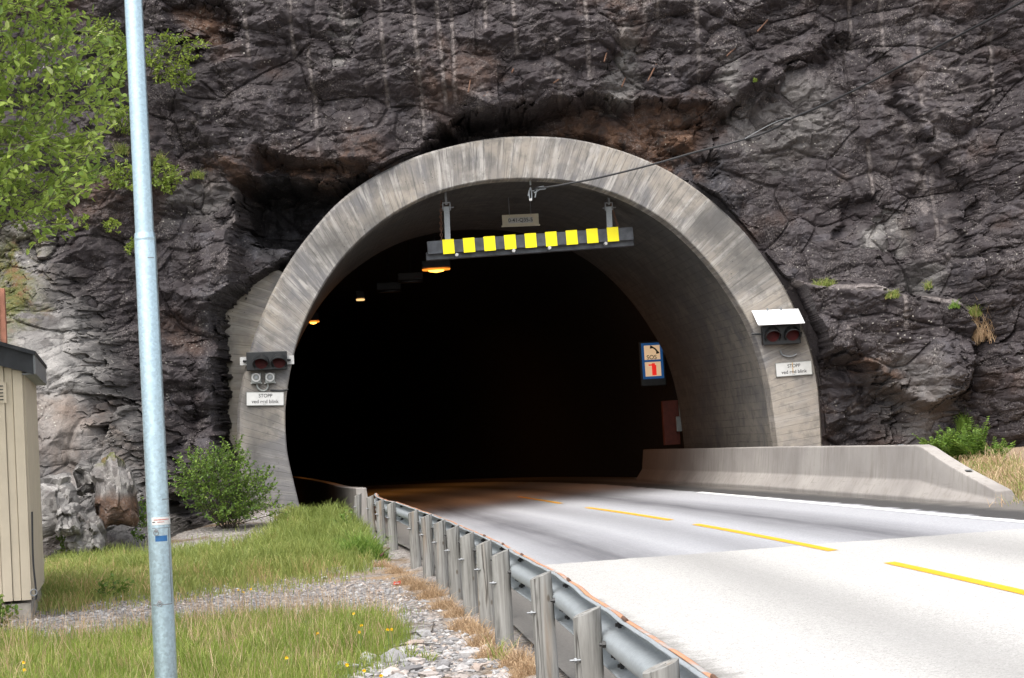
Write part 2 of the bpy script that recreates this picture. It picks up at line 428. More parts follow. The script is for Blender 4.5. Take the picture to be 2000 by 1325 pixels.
def m_road():
    b = NB('asphalt'); c = b.coord((1, 1, 1), 'UV'); o = b.coord(); t, s, _ = b.sep(c)
    agg = b.voro(o, 55.0, 'F1', 'Color'); aggv = b.sep(agg)[0]
    grain = b.noise(o, 70, 3, 0.8); big = b.noise(o, 0.45, 4, 0.6); wob = b.noise(b.coord((0.9, 0.12, 1), 'UV'), 1.0, 4, 0.6)
    near = b.mix(aggv, (0.36, 0.352, 0.338), (0.49, 0.48, 0.46))
    near = b.mix(b.ramp(grain, [(0.36, 0.9), (0.46, 0.0)]), near, (0.13, 0.125, 0.12))
    far = b.mix(aggv, (0.285, 0.288, 0.303), (0.37, 0.373, 0.39))
    tt = b.math('ADD', t, b.math('MULTIPLY', b.math('SUBTRACT', wob, 0.5), 0.45))
    def band(c0, wd, soft):
        return b.ramp(b.math('ABSOLUTE', b.math('SUBTRACT', tt, c0)), [(0.0, 1.0), (wd, 0.85), (wd + soft, 0.0)])
    bands = b.math('MAXIMUM', band(-2.05, 0.15, 0.75), band(1.05, 0.12, 0.65))
    bands = b.math('MULTIPLY', bands, b.ramp(b.noise(b.coord((3.0, 0.10, 1), 'UV'), 1.4, 5, 0.65), [(0.25, 0.6), (0.6, 1.0)]))
    bf = b.math('MAXIMUM', bands, b.math('MULTIPLY', band(-0.55, 0.15, 0.4), 0.4))
    far = b.mix(b.math('MULTIPLY', bf, 0.86), far, (0.050, 0.048, 0.055))
    nb = b.math('MULTIPLY', b.math('MAXIMUM', band(-1.35, 0.2, 0.5), band(1.27, 0.2, 0.5)), 0.6)
    near = b.mix(nb, near, (0.20, 0.196, 0.19))
    j = b.attr('joint')
    jf = b.ramp(b.math('ADD', j, b.math('MULTIPLY', b.math('SUBTRACT', b.noise(o, 6, 3), 0.5), 0.03)), [(0.499, 0.0), (0.501, 1.0)])
    col = b.mix(jf, near, far)
    col = b.mix(b.ramp(big, [(0.4, 0.0), (0.7, 0.15)]), col, (0.30, 0.30, 0.30))
    # unswept edges of the carriageway
    ed = b.math('ADD', t, b.math('MULTIPLY', b.math('SUBTRACT', b.noise(o, 2.0, 5), 0.5), 0.35))
    le = b.n('MapRange'); b.set(le.inputs[0], b.math('ADD', b.attr('left'), b.math('MULTIPLY', b.math('SUBTRACT', b.noise(o, 2.5, 5, 0.7), 0.5), 0.5))); le.inputs[1].default_value = 1.0; le.inputs[2].default_value = 0.75
    col = b.mix(le.outputs[0], col, b.mix(b.noise(o, 30, 5, 0.75), (0.06, 0.055, 0.05), (0.20, 0.19, 0.175)))
    sh = b.n('MapRange'); b.set(sh.inputs[0], ed); sh.inputs[1].default_value = 2.56; sh.inputs[2].default_value = 2.68
    col = b.mix(sh.outputs[0], col, b.mix(grain, (0.035, 0.034, 0.034), (0.075, 0.072, 0.07)))
    sh2 = b.n('MapRange'); b.set(sh2.inputs[0], ed); sh2.inputs[1].default_value = 3.05; sh2.inputs[2].default_value = 3.35
    col = b.mix(sh2.outputs[0], col, b.mix(grain, (0.09, 0.083, 0.075), (0.19, 0.175, 0.16)))
    nrm = b.bump(b.voro(o, 60.0), 0.35, 0.006)
    return b.fin(col, 0.8, 0.25, 0, nrm)

def m_paint(name, col):
    b = NB(name); o = b.coord()
    wear = b.math('MULTIPLY', b.ramp(b.noise(o, 26, 5, 0.75), [(0.58, 0.0), (0.66, 0.7)]), 1.0)
    c = b.mix(b.noise(o, 3, 3), tuple(q * 0.9 for q in col), col)
    c = b.mix(wear, c, (0.30, 0.29, 0.27))
    return b.fin(c, 0.6, 0.4, 0, b.bump(b.noise(o, 80, 2), 0.2, 0.003))

def m_ground():
    b = NB('ground'); o = b.coord()
    vc = b.voro(o, 22.0, 'F1', 'Color'); vv = b.sep(vc)[0]; vd = b.voro(o, 22.0)
    vc2 = b.sep(b.voro(o, 60.0, 'F1', 'Color'))[0]
    grav = b.ramp(vv, [(0.0, (0.18, 0.17, 0.168)), (0.35, (0.30, 0.28, 0.27)), (0.6, (0.41, 0.39, 0.375)), (0.85, (0.34, 0.285, 0.25)), (1.0, (0.55, 0.53, 0.51))])
    grav = b.mix(0.45, grav, b.ramp(vc2, [(0.0, (0.13, 0.125, 0.12)), (1.0, (0.40, 0.38, 0.36))]))
    grav = b.mix(b.ramp(vd, [(0.45, 0.0), (0.75, 0.7)]), grav, (0.07, 0.06, 0.05))
    dirt = b.ramp(b.noise(o, 9, 6, 0.7), [(0.3, (0.05, 0.036, 0.024)), (0.5, (0.13, 0.092, 0.06)), (0.68, (0.24, 0.17, 0.11))])
    straw = b.ramp(b.noise(b.coord((1, 3, 1)), 22, 6, 0.7), [(0.3, (0.14, 0.09, 0.05)), (0.55, (0.32, 0.22, 0.13)), (0.75, (0.42, 0.31, 0.19))])
    soil = b.ramp(b.noise(o, 6, 6, 0.7), [(0.3, (0.035, 0.045, 0.014)), (0.6, (0.10, 0.10, 0.035))])
    col = b.mix(b.attr('gravel'), dirt, grav)
    col = b.mix(b.attr('straw'), col, straw)
    col = b.mix(b.attr('green'), col, soil)
    nrm = b.bump(b.math('SUBTRACT', b.noise(o, 30, 5, 0.7), vd), 0.7, 0.03)
    return b.fin(col, 0.95, 0.2, 0, nrm)

def m_leaf(name, dark, light, trans=0.35, tip=None):
    b = NB(name)
    r = b.attr('rnd')
    c = b.ramp(r, [(0.0, dark), (0.6, tuple((a + d) / 2 for a, d in zip(dark, light))), (0.92, light), (1.0, tip or light)])
    b.set(b.b.inputs['Base Color'], c); b.b.inputs['Roughness'].default_value = 0.5; b.b.inputs['Specular IOR Level'].default_value = 0.35
    tr = b.n('BsdfTranslucent'); b.set(tr.inputs[0], b.mix(0.5, c, light))
    mx = b.n('MixShader'); mx.inputs[0].default_value = trans
    b.t.links.new(b.b.outputs[0], mx.inputs[1]); b.t.links.new(tr.outputs[0], mx.inputs[2]); b.t.links.new(mx.outputs[0], b.out.inputs[0])
    return b.m

def m_wood_post():
    b = NB('weathered_timber'); c = b.coord((22, 22, 1.3)); o = b.coord()
    g = b.noise(c, 1.0, 6, 0.65, 0.6); big = b.noise(o, 2.2, 3)
    col = b.ramp(g, [(0.28, (0.095, 0.092, 0.085)), (0.45, (0.19, 0.185, 0.172)), (0.6, (0.265, 0.26, 0.245)), (0.8, (0.34, 0.335, 0.32))])
    col = b.mix(b.ramp(b.noise(b.coord((9, 9, 0.7)), 1.0, 4, 0.5), [(0.60, 0.0), (0.72, 0.6)]), col, (0.23, 0.155, 0.09))
    crack = b.ramp(b.math('ABSOLUTE', b.math('SUBTRACT', b.noise(b.coord((11, 11, 0.35)), 1.0, 2, 0.4), 0.5)), [(0.0, 1.0), (0.012, 0.0)])
    col = b.mix(b.math('MULTIPLY', crack, 0.85), col, (0.03, 0.026, 0.022))
    knot = b.ramp(b.voro(b.coord((1, 1, 0.55)), 7.0), [(0.06, 0.8), (0.12, 0.0)])
    col = b.mix(knot, col, (0.10, 0.08, 0.06))
    return b.fin(col, 0.9, 0.2, 0, b.bump(b.math('SUBTRACT', g, crack), 0.5, 0.006))

def m_galv(name, base=(0.42, 0.47, 0.50), rough=0.42, metal=0.75):
    b = NB(name); o = b.coord()
    sp = b.sep(b.voro(o, 70.0, 'F1', 'Color'))[0]; n = b.noise(b.coord((4, 4, 0.6)), 2.0, 5, 0.6)
    col = b.mix(sp, tuple(q * 0.86 for q in base), tuple(q * 1.1 for q in base))
    col = b.mix(b.ramp(n, [(0.55, 0.0), (0.75, 0.35)]), col, tuple(q * 0.72 for q in base))
    ro = b.math('ADD', b.math('MULTIPLY', sp, 0.10), rough - 0.05)
    return b.fin(col, ro, 0.5, metal)

def m_rustlip():
    b = NB('rusty_orange'); o = b.coord(); f = b.noise(o, 1.7, 5, 0.7)
    c = b.ramp(f, [(0.40, (0.30, 0.29, 0.28)), (0.50, (0.40, 0.20, 0.12)), (0.62, (0.46, 0.24, 0.14)), (0.72, (0.22, 0.12, 0.08))])
    return b.fin(c, 0.8, 0.2)
def m_emit(name, col, strength):
    b = NB(name); b.fin(col, 0.5)
    b.set(b.b.inputs['Emission Color'], col); b.b.inputs['Emission Strength'].default_value = strength
    return b.m

M = dict(
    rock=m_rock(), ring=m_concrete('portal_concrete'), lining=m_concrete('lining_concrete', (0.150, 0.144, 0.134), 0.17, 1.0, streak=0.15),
    backing=m_concrete('backing_concrete', (0.40, 0.375, 0.335), 0.17, streak=0.55),
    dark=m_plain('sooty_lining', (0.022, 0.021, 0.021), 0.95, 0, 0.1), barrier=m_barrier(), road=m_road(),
    yellow=m_paint('yellow_paint', (0.72, 0.36, 0.012)), white=m_paint('white_paint', (0.82, 0.82, 0.80)), ground=m_ground(),
    post=m_wood_post(), galv=m_galv('galvanised_steel', (0.29, 0.315, 0.33), 0.6, 0.25), pole=m_galv('galvanised_pole', (0.43, 0.55, 0.61), 0.33, 0.85),
    bolt=m_plain('dark_bolt', (0.05, 0.05, 0.05), 0.5, 0.6), rust_edge=m_rustlip(),
    black=m_plain('black_plastic', (0.010, 0.011, 0.012), 0.45, 0, 0.4, 0.25, 6), red=m_plain('red_lens', (0.045, 0.003, 0.003), 0.5, 0, 0.15),
    signwhite=m_plain('sign_white', (0.50, 0.50, 0.485), 0.5, 0, 0.4, 0.06, 9), letter=m_plain('sign_lettering', (0.03, 0.03, 0.03), 0.6),
    whitemetal=m_plain('white_metal', (0.78, 0.78, 0.80), 0.45, 0, 0.5, 0.06, 4), greybox=m_plain('grey_plastic', (0.20, 0.21, 0.20), 0.5, 0, 0.4, 0.1),
    beam=m_plain('dark_grey_beam', (0.075, 0.08, 0.09), 0.5, 0.3, 0.4, 0.3, 5), reflect=m_plain('yellow_reflector', (1.0, 0.86, 0.0), 0.4, 0, 0.4, 0.0),
    steel=m_plain('grey_steel', (0.22, 0.23, 0.24), 0.5, 0.5), chain=m_plain('rusty_chain', (0.10, 0.05, 0.03), 0.8),
    hut=m_plain('beige_paint', (0.50, 0.435, 0.335), 0.7, 0, 0.3, 0.05, 3), hutroof=m_plain('black_roofing', (0.022, 0.024, 0.028), 0.6, 0, 0.3, 0.3, 6),
    footing=m_plain('footing_concrete', (0.33, 0.30, 0.26), 0.9, 0, 0.2, 0.25, 5, 0.3), redwood=m_plain('brown_timber', (0.24, 0.11, 0.075), 0.85, 0, 0.2, 0.25, 5),
    cable=m_plain('black_cable', (0.02, 0.02, 0.022), 0.6), bark=m_plain('bark', (0.10, 0.085, 0.07), 0.95, 0, 0.1, 0.35, 12, 0.6),
    orange=m_plain('orange_cabinet', (0.10, 0.018, 0.008), 0.7), blue=m_plain('blue_label', (0.02, 0.10, 0.25), 0.5, 0, 0.4, 0.05),
    leaf=m_leaf('leaf', (0.085, 0.15, 0.022), (0.33, 0.42, 0.085), 0.45, (0.48, 0.53, 0.26)),
    birch=m_leaf('birch_leaf', (0.10, 0.16, 0.02), (0.28, 0.35, 0.06), 0.45, (0.34, 0.36, 0.10)),
    shrub=m_leaf('shrub_leaf', (0.05, 0.105, 0.018), (0.22, 0.33, 0.055), 0.4, (0.32, 0.38, 0.10)),
    grass=m_leaf('grass', (0.11, 0.17, 0.025), (0.33, 0.38, 0.08), 0.4, (0.52, 0.42, 0.20)),
    grass2=m_leaf('meadow_grass', (0.11, 0.17, 0.03), (0.33, 0.36, 0.10), 0.4, (0.52, 0.36, 0.19)),
    straw=m_leaf('dry_grass', (0.28, 0.18, 0.10), (0.58, 0.42, 0.26), 0.25, (0.64, 0.50, 0.34)),
    fern=m_leaf('fern', (0.08, 0.16, 0.02), (0.22, 0.33, 0.06), 0.4), flower=m_plain('yellow_petal', (0.85, 0.55, 0.01), 0.6, 0, 0.2, 0.05),
    stem=m_plain('green_stem', (0.10, 0.16, 0.04), 0.7),
)
def m_stone():
    b = NB('stone'); o = b.coord(); r = b.attr('rnd')
    c = b.ramp(r, [(0.0, (0.15, 0.145, 0.15)), (0.3, (0.27, 0.265, 0.265)), (0.6, (0.38, 0.375, 0.375)), (0.8, (0.40, 0.32, 0.27)), (1.0, (0.56, 0.555, 0.55))])
    c = b.mix(b.ramp(b.noise(o, 18, 5, 0.7), [(0.35, 0.5), (0.6, 0.0)]), c, (0.12, 0.11, 0.105))
    return b.fin(c, 0.9, 0.25, 0, b.bump(b.noise(o, 45, 4, 0.7), 0.5, 0.01))
M['stone'] = m_stone()
#%%STRUCT

# ================================================================== tunnel portal
PA = radians(6.5)
PN = np.array([-sin(PA), cos(PA), 0.0]); PE = np.array([cos(PA), sin(PA), 0.0])
PC = atY(1034, 600, 37.5)
def pface(u, v, back=0.0):
    """point of the portal plane (pushed back by `back`) seen at u, v"""
    return onplane(u, v, PN, PC + PN * back)
def lat(P):
    d = np.asarray(P) - PC; return np.stack([d @ PE, np.asarray(P)[..., 2]], -1)
OUTER_PX = [(478, 1010), (468, 930), (463, 860), (464, 800), (471, 750), (482, 705), (497, 655), (516, 605), (541, 552), (572, 500), (610, 450), (655, 400), (705, 360),
            (760, 328), (820, 302), (900, 280), (970, 268), (1040, 265), (1110, 269), (1180, 283), (1250, 306), (1320, 340), (1390, 390), (1450, 446), (1500, 510),
            (1540, 572), (1568, 632), (1588, 690), (1600, 750), (1605, 810), (1608, 870), (1610, 960)]
INNER_PX = [(590, 1010), (573, 940), (561, 885), (557, 830), (558, 785), (566, 728), (580, 668), (600, 615), (628, 562), (660, 515), (700, 471), (750, 430), (800, 399),
            (860, 373), (930, 356), (985, 350), (1040, 349), (1095, 352), (1150, 362), (1220, 386), (1290, 425), (1345, 470), (1395, 525), (1437, 585), (1468, 640),
            (1490, 700), (1504, 760), (1512, 815), (1519, 870), (1526, 960)]
NP = 150
outer = spline([lat(pface(*p)) for p in OUTER_PX], NP)
inner = spline([lat(pface(*p)) for p in INNER_PX], NP)
def offset(prof, d):
    t = np.gradient(prof, axis=0); t /= np.linalg.norm(t, axis=1)[:, None]
    return prof + np.stack([-t[:, 1], t[:, 0]], 1) * d       # runs left foot -> crown -> right foot: outward is to the left of travel
def p3(l, z, back=0.0):
    return PC * np.array([1, 1, 0]) + PE * l + np.array([0, 0, z]) + PN * back
arcl = np.concatenate([[0], np.cumsum(np.linalg.norm(np.diff(inner, axis=0), axis=1))])

portal = thing('tunnel_portal', 'grey concrete tunnel mouth with a broad streaked arch set in dark rock', 'tunnel portal', p3(0.3, 0.0))
# ring: front face between the two profiles, outer rim chamfer, intrados and extrados
rows = [(offset(outer, -0.0), 3.0), (outer, 0.11), (offset(outer, -0.055), 0.0)]
for q in np.linspace(0, 1, 7)[1:-1]: rows.append((outer * (1 - q) + inner * q, 0.0))
rows += [(offset(inner, 0.02), 0.0), (inner, 0.02), (inner, 0.45)]
V = []; UV = []; soot = []
for r, (pr, bk) in enumerate(rows):
    for i in range(NP):
        V.append(p3(pr[i, 0], pr[i, 1], bk)); UV.append((arcl[i], (r - 1) * 0.16 if r else -2.5))
        u, v = proj(V[-1])
        s = 0.0
        for (cx, cy, rx_, ry_) in [(655, 478, 62, 42), (1470, 505, 70, 60), (505, 800, 38, 90), (500, 860, 22, 110), (1545, 660, 30, 30), (740, 430, 40, 28), (1400, 440, 60, 40)]:
            s = max(s, 1.35 - hypot((u - cx) / rx_, (v - cy) / ry_))
        soot.append(min(max(s, 0), 1) * 0.95)  # soot patches on the haunches and legs
nr = len(rows)
F = np.array([[r * NP + i, r * NP + i + 1, (r + 1) * NP + i + 1, (r + 1) * NP + i] for r in range(nr - 1) for i in range(NP - 1)])
npmesh('arch_ring', V, F[:, ::-1], M['ring'], portal, uv=UV, attrs={'soot': soot})

# the tunnel axis: straight through the portal, then bending left
def axis(s):
    h0 = radians(7.5); R0 = 120.0; s0 = 9.0
    if s <= s0: return np.array([-sin(h0) * s, cos(h0) * s]), h0
    a = (s - s0) / R0
    b = np.array([-sin(h0) * s0, cos(h0) * s0])
    return b + np.array([-(cos(h0) - cos(h0 + a)) * R0, (sin(h0 + a) - sin(h0)) * R0]), h0 + a
def sweep(profs):
    """profs: list of (s, profile): rows of world points"""
    V = []
    for s, pr in profs:
        c, h = axis(s); h = min(h, radians(60)); c = c + PC[:2]
        hh = PA + (h - radians(7.5))
        for l, z in [(pr[0, 0], -2.5)] + list(pr) + [(pr[-1, 0], -2.5)]: V.append((c[0] + cos(hh) * l, c[1] + sin(hh) * l, z))
    return V
def gridfaces(nr, nc):
    return np.array([[r * nc + i, r * nc + i + 1, (r + 1) * nc + i + 1, (r + 1) * nc + i] for r in range(nr - 1) for i in range(nc - 1)])
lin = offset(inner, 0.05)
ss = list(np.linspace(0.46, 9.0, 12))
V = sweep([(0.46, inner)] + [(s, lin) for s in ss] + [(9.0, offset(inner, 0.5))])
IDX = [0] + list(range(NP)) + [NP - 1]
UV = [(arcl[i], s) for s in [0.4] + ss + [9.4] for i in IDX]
darkl = [min(1.0, max(0.0, (s - 0.8) / 7.0, 1.2 * float(sstep(3.2, 5.6, inner[i, 1])))) for s in [0.4] + ss + [9.4] for i in IDX]  # lining coloured darker farther in and higher up
npmesh('lining', V, gridfaces(len(ss) + 2, NP + 2), M['lining'], portal, uv=UV, attrs={'soot': darkl})
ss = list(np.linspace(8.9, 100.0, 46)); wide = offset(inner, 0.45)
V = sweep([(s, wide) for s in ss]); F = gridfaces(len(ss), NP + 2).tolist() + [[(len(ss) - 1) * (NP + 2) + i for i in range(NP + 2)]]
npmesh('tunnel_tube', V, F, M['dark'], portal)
# backing concrete between ring and rock on the left haunch
BK = [(572, 545), (545, 528), (510, 535), (470, 555), (430, 600), (405, 660), (390, 740), (390, 830), (410, 900), (430, 960), (440, 1015),
      (540, 1015), (505, 900), (500, 800), (520, 700), (560, 600)]
bmk = MB()
pts = [lat(pface(u, v, 1.1)) for u, v in BK]
bm = bmesh.new()
f0 = [bm.verts.new(p3(l, z, 1.1) - np.array(portal['_loc'])) for l, z in pts]
fr = bm.faces.new(f0)
ex = bmesh.ops.extrude_face_region(bm, geom=[fr])
bmesh.ops.translate(bm, vec=tuple(PN * 1.2), verts=[g for g in ex['geom'] if isinstance(g, bmesh.types.BMVert)])
bmesh.ops.triangulate(bm, faces=bm.faces); bmesh.ops.recalc_face_normals(bm, faces=bm.faces)
uvl = bm.loops.layers.uv.new('UVMap')
for f in bm.faces:
    for l in f.loops:
        p = np.array(l.vert.co) + np.array(portal['_loc']); q = lat(p)
        ang = atan2(q[1] - 3.0, -q[0]); rr_ = hypot(q[0], q[1] - 3.0)
        l[uvl].uv = (ang * 5.6 if q[1] > 3.0 else (q[1] - 3.0), rr_ if q[1] > 3 else -q[0])
me = bpy.data.meshes.new('backing_wall'); bm.to_mesh(me); bm.free(); me.materials.append(M['backing'])
bw = bpy.data.objects.new('backing_wall', me); COL.objects.link(bw); attach(bw, portal)

# ================================================================== rock face
def rock_surface():
    xs = np.concatenate([np.arange(-24, -12, 0.09), np.arange(-12, 12, 0.021), np.arange(12, 24, 0.09)])
    zs = np.concatenate([np.arange(-1.2, 11.6, 0.021), np.arange(11.6, 22, 0.09)])
    X, Z = np.meshgrid(xs, zs)
    # plan curve and batter of the face
    uu = 1000 + X * FPX / 37.0
    yb = np.interp(uu, [-1400, -500, -100, 120, 300, 450, 1000, 1600, 1800, 2000, 2500, 3300], [31, 34, 35.2, 35.8, 36.3, 36.75, 37.15, 38.15, 37.5, 36.4, 34.5, 31])
    yb = yb + 0.035 * np.clip(Z - 6, -6, 20) + 0.35 * np.clip(Z - 12, 0, 20)
    P = np.stack([X, yb, Z], -1); u, v = proj(P)
    # jointed blocks at several sizes
    leftish = sstep(420, 200, u)
    qx = X + 0.16 * fbm(X * 0.5, Z * 0.5, 3, 21); qz = Z + 0.16 * fbm(X * 0.5, Z * 0.5, 3, 27)
    an_ = 0.45 * sstep(-0.3, 0.3, fbm(X * 0.16, Z * 0.16, 2, 29)) - 0.1 - 0.9 * leftish
    h1, t1, e1 = blocks(qx / 2.1, qz / 1.5, 1, 0.22, 0.26, 0.95, an_, 0.5)
    h2, t2, e2 = blocks(qx / 0.85 + 4, qz / 0.58 + 3, 2, 0.115, 0.19, 0.55, an_, 0.6)
    qx2 = qx + 0.03 * fbm(X * 2, Z * 2, 3, 33); qz2 = qz + 0.03 * fbm(X * 2, Z * 2, 3, 35)
    h3, t3, e3 = blocks(qx2 / 0.34 + 7, qz2 / 0.22 + 1, 3, 0.052, 0.10, 0.26, an_ + 0.3, 0.9)
    h4, t4, e4 = blocks(qx2 / 0.14, qz2 / 0.095 + 9, 4, 0.019, 0.045, 0.10, an_, 1.2)
    tone = 0.22 * t1 + 0.33 * t2 + 0.30 * t3 + 0.15 * t4
    # ragged lookups: outlines step from block to block
    wu = u + 12 * fbm(X * 0.9, Z * 0.9, 3, 3) + 26 * (t2 - .5) + 20 * (t3 - .5) + 8 * (t4 - .5)
    wv = v + 12 * fbm(X * 0.9, Z * 0.9, 3, 9) + 26 * (_mix(t2) - .5) + 20 * (_mix(t3) - .5) + 8 * (_mix(t4) - .5)
    D = np.zeros(X.shape)
    def feat(poly, d, b=6, ramp=None, warp=1.0):
        m = samp(rmask(poly, b), u + (wu - u) * warp, v + (wv - v) * warp)
        return m * (d if ramp is None else ramp)
    # hollow over and left of the ring
    D += feat([(455, 347), (560, 350), (660, 352), (770, 345), (900, 300), (900, 420), (640, 640), (520, 700), (428, 800), (440, 870), (470, 1000), (640, 1010), (640, 440), (560, 520), (505, 545), (470, 560), (462, 480)], 1.0, 3, None, 0.6)
    D += feat([(505, 290), (560, 305), (650, 322), (760, 325), (800, 330), (770, 352), (640, 356), (560, 352), (500, 330)], 0.8, 5, None, 0.4)
    D += feat([(425, 600), (470, 560), (505, 540), (640, 440), (700, 480), (560, 700), (500, 1010), (440, 880), (420, 800), (424, 700)], 2.4, 3, None, 0.45)
    D += feat([(800, 305), (870, 250), (900, 222), (1000, 218), (1062, 200), (1122, 196), (1150, 176), (1290, 203), (1400, 214), (1425, 228), (1400, 270), (1380, 400), (1300, 420), (900, 400), (800, 340)],
              1, 3, 0.35 + 1.3 * sstep(1400, 950, u), 0.7)
    D += feat([(820, 330), (880, 280), (1000, 250), (1150, 258), (1280, 320), (1360, 400), (1000, 420)], 1.0, 8, None, 0.5)
    # lower right: face set back under the diagonal crack, ledge block, hollow by the ring foot
    D += feat([(1430, 228), (1475, 190), (1560, 130), (1640, 60), (1700, 90), (1900, 400), (1900, 560), (1790, 575), (1600, 555), (1545, 545), (1300, 300)], 0.35, 6)
    D += feat([(1500, 130), (1480, 185), (1440, 225), (1400, 240), (1430, 215), (1468, 165)], 0.35, 5, None, 0.3)
    D += feat([(1540, 548), (1600, 560), (1700, 567), (1790, 580), (1870, 592), (1905, 640), (1890, 760), (1800, 800), (1700, 750), (1660, 700), (1600, 690), (1560, 600)], -0.85, 3, None, 0.35)
    D += feat([(1590, 700), (1660, 700), (1700, 740), (1760, 790), (1720, 860), (1700, 920), (1590, 920)], 0.7, 16)
    D += feat([(1650, 395), (1720, 375), (1690, 450), (1640, 480)], 0.3, 5, None, 0.5)
    D += feat([(1700, 420), (1770, 400), (1775, 500), (1720, 500)], 0.22, 8)
    D += feat([(1880, 560), (1930, 580), (1940, 900), (1880, 900)], 0.5, 24)
    D += feat([(1930, 0), (2300, 0), (2300, 950), (1960, 950), (1940, 600)], -0.5, 40)
    D += feat([(300, -20), (430, 25), (470, 75), (400, 80), (320, 70)], 0.5, 8)
    D += feat([(640, 20), (700, 20), (690, 120), (660, 110)], 0.18, 6)
    D += feat([(1180, 100), (1290, 100), (1240, 190), (1170, 180)], 0.2, 8)
    D += feat([(458, 349), (560, 352), (660, 353), (790, 340), (700, 400), (640, 440), (560, 478), (500, 470), (466, 430)], 1.7, 4, None, 0.5)
    # dark block just left of the ring stands proud; the grey talus-like slope runs forward to its foot
    D += feat([(390, 420), (460, 440), (475, 520), (462, 610), (440, 680), (420, 780), (470, 900), (470, 1000), (380, 1000), (380, 700)], -0.35, 6, None, 0.6)
    slope = samp(rmask([(-900, 430), (40, 450), (110, 520), (205, 640), (250, 760), (330, 900), (400, 1010), (420, 1160), (-900, 1160)], 26), wu, wv)
    D -= slope * (0.5 + 3.6 * np.clip((v - 500) / 600, 0, 1.1))
    upl = samp(rmask([(-900, 330), (100, 430), (60, 560), (-900, 560)], 60), wu, wv)
    D += upl * 0.8
    quiet = 1 - 0.55 * sstep(1380, 1500, u) * sstep(620, 450, v) * sstep(200, 320, v)
    rough_ = 0.5 + 0.5 * sstep(-0.35, 0.25, fbm(X * 0.45, Z * 0.45, 3, 37))
    slab = 1 - 0.40 * slope
    D += quiet * (h1 + h2 * (0.5 + 0.5 * rough_)) + (0.5 + 0.5 * quiet) * rough_ * slab * (h3 + h4)
    D += 0.05 * sstep(0.03, 0.0, e1) + 0.02 * sstep(0.012, 0.0, e2)
    D += 0.25 * fbm(X * 0.35, Z * 0.5, 2, 40) + 0.012 * fbm(X * 3, Z * 5, 3, 43, 0.55) + 0.010 * fbm(X * 14, Z * 18, 3, 47, 0.7)
    rid = 1 - np.abs(perlin(X * 1.1 + 0.5 * fbm(X, Z, 3, 50), Z * 1.6, 52)) * 1.9
    # drilled half-pipes left from blasting
    pale = np.zeros(X.shape)
    for (x0, y0, x1, y1) in [(600, 90, 622, 302), (712, -300, 742, 16), (742, 0, 757, 215), (805, -20, 828, 262), (845, -60, 872, 215), (877, -60, 890, 205), (945, -40, 948, 60), (1000, -20, 1010, 110),
                             (1086, 70, 1096, 205), (1137, -60, 1152, 160), (1254, -60, 1259, 60), (1354, -60, 1369, 212), (1660, -60, 1673, 96), (1700, 270, 1714, 380), (1716, -60, 1729, 94),
                             (1782, -60, 1801, 220), (1280, -200, 1284, 40), (560, -100, 575, 120), (655, -100, 672, 60), (480, 30, 487, 120), (1830, 330, 1838, 470), (1745, 560, 1752, 650), (1930, 60, 1940, 200),
                             (240, -50, 250, 40), (530, -250, 545, 10), (970, -300, 985, 20)]:
        t = (v - y0) / (y1 - y0)
        cx = x0 + (x1 - x0) * t + 2.0 * fbm(Z * 0.8, X * 0 + x0, 2, 60)
        ends = sstep(-0.03, 0.06, t) * sstep(1.02, 0.9, t)
        dd = np.abs(u - cx)
        brk = sstep(-0.25, 0.05, fbm(Z * 1.3 + x0, X * 0.3, 3, 61))
        D += 0.06 * np.sqrt(np.clip(1 - (dd / 5.0) ** 2, 0, 1)) * ends * brk
        pale = np.maximum(pale, sstep(6.0, 1.5, dd + 2.5 * fbm(X * 6, Z * 6, 2, 63)) * ends * (0.35 + 0.5 * brk))
    lg = np.interp(u, [1540, 1600, 1700, 1790, 1870], [552, 563, 570, 583, 596])
    pale = np.maximum(pale, 0.9 * sstep(9, 3, np.abs(v - lg + 6 * (t3 - .5))) * (u > 1545) * (u < 1870) * (t2 > .25))
    def at(poly, b, warp=1.4): return samp(rmask(poly, b), u + (wu - u) * warp, v + (wv - v) * warp)
    rust = 0.75 * at([(500, 290), (760, 325), (780, 352), (560, 352)], 6)
    rust = np.maximum(rust, 0.85 * at([(1010, 225), (1120, 205), (1290, 210), (1420, 225), (1400, 260), (1340, 345), (1260, 330), (1150, 270), (1020, 250)], 16))
    rust = np.maximum(rust, 0.6 * at([(400, 310), (455, 285), (520, 335), (510, 352), (380, 350)], 8))
    rust = np.maximum(rust, 0.75 * at([(310, 5), (420, 40), (440, 75), (350, 70)], 10))
    rust = np.maximum(rust, 0.65 * at([(1645, 695), (1740, 690), (1745, 740), (1690, 760)], 10))
    rust = np.maximum(rust, 0.5 * at([(1600, 780), (1680, 840), (1620, 860)], 10))
    rust = np.maximum(rust, 0.55 * at([(660, 260), (730, 270), (740, 325), (680, 320)], 14))
    rust = np.maximum(rust, 0.5 * at([(1180, 0), (1230, 0), (1240, 60), (1200, 60)], 8))
    rust = np.maximum(rust, 0.45 * at([(100, 370), (230, 365), (240, 420), (110, 420)], 16))
    rust = np.maximum(rust, 0.35 * sstep(0.15, 0.5, fbm(X * 0.5, Z * 0.6, 4, 70)))
    wet_shade = at([(455, 345), (790, 345), (700, 400), (560, 430), (470, 420)], 8)  # black void under the roof: its shade painted into the rock colour
    wet_shade = np.maximum(wet_shade, 0.9 * at([(470, 352), (700, 352), (640, 450), (560, 520), (500, 545), (470, 470)], 14))
    wet_shade = np.maximum(wet_shade, 0.75 * at([(1300, 340), (1410, 290), (1440, 380), (1460, 470), (1560, 560), (1500, 500), (1380, 420)], 16))
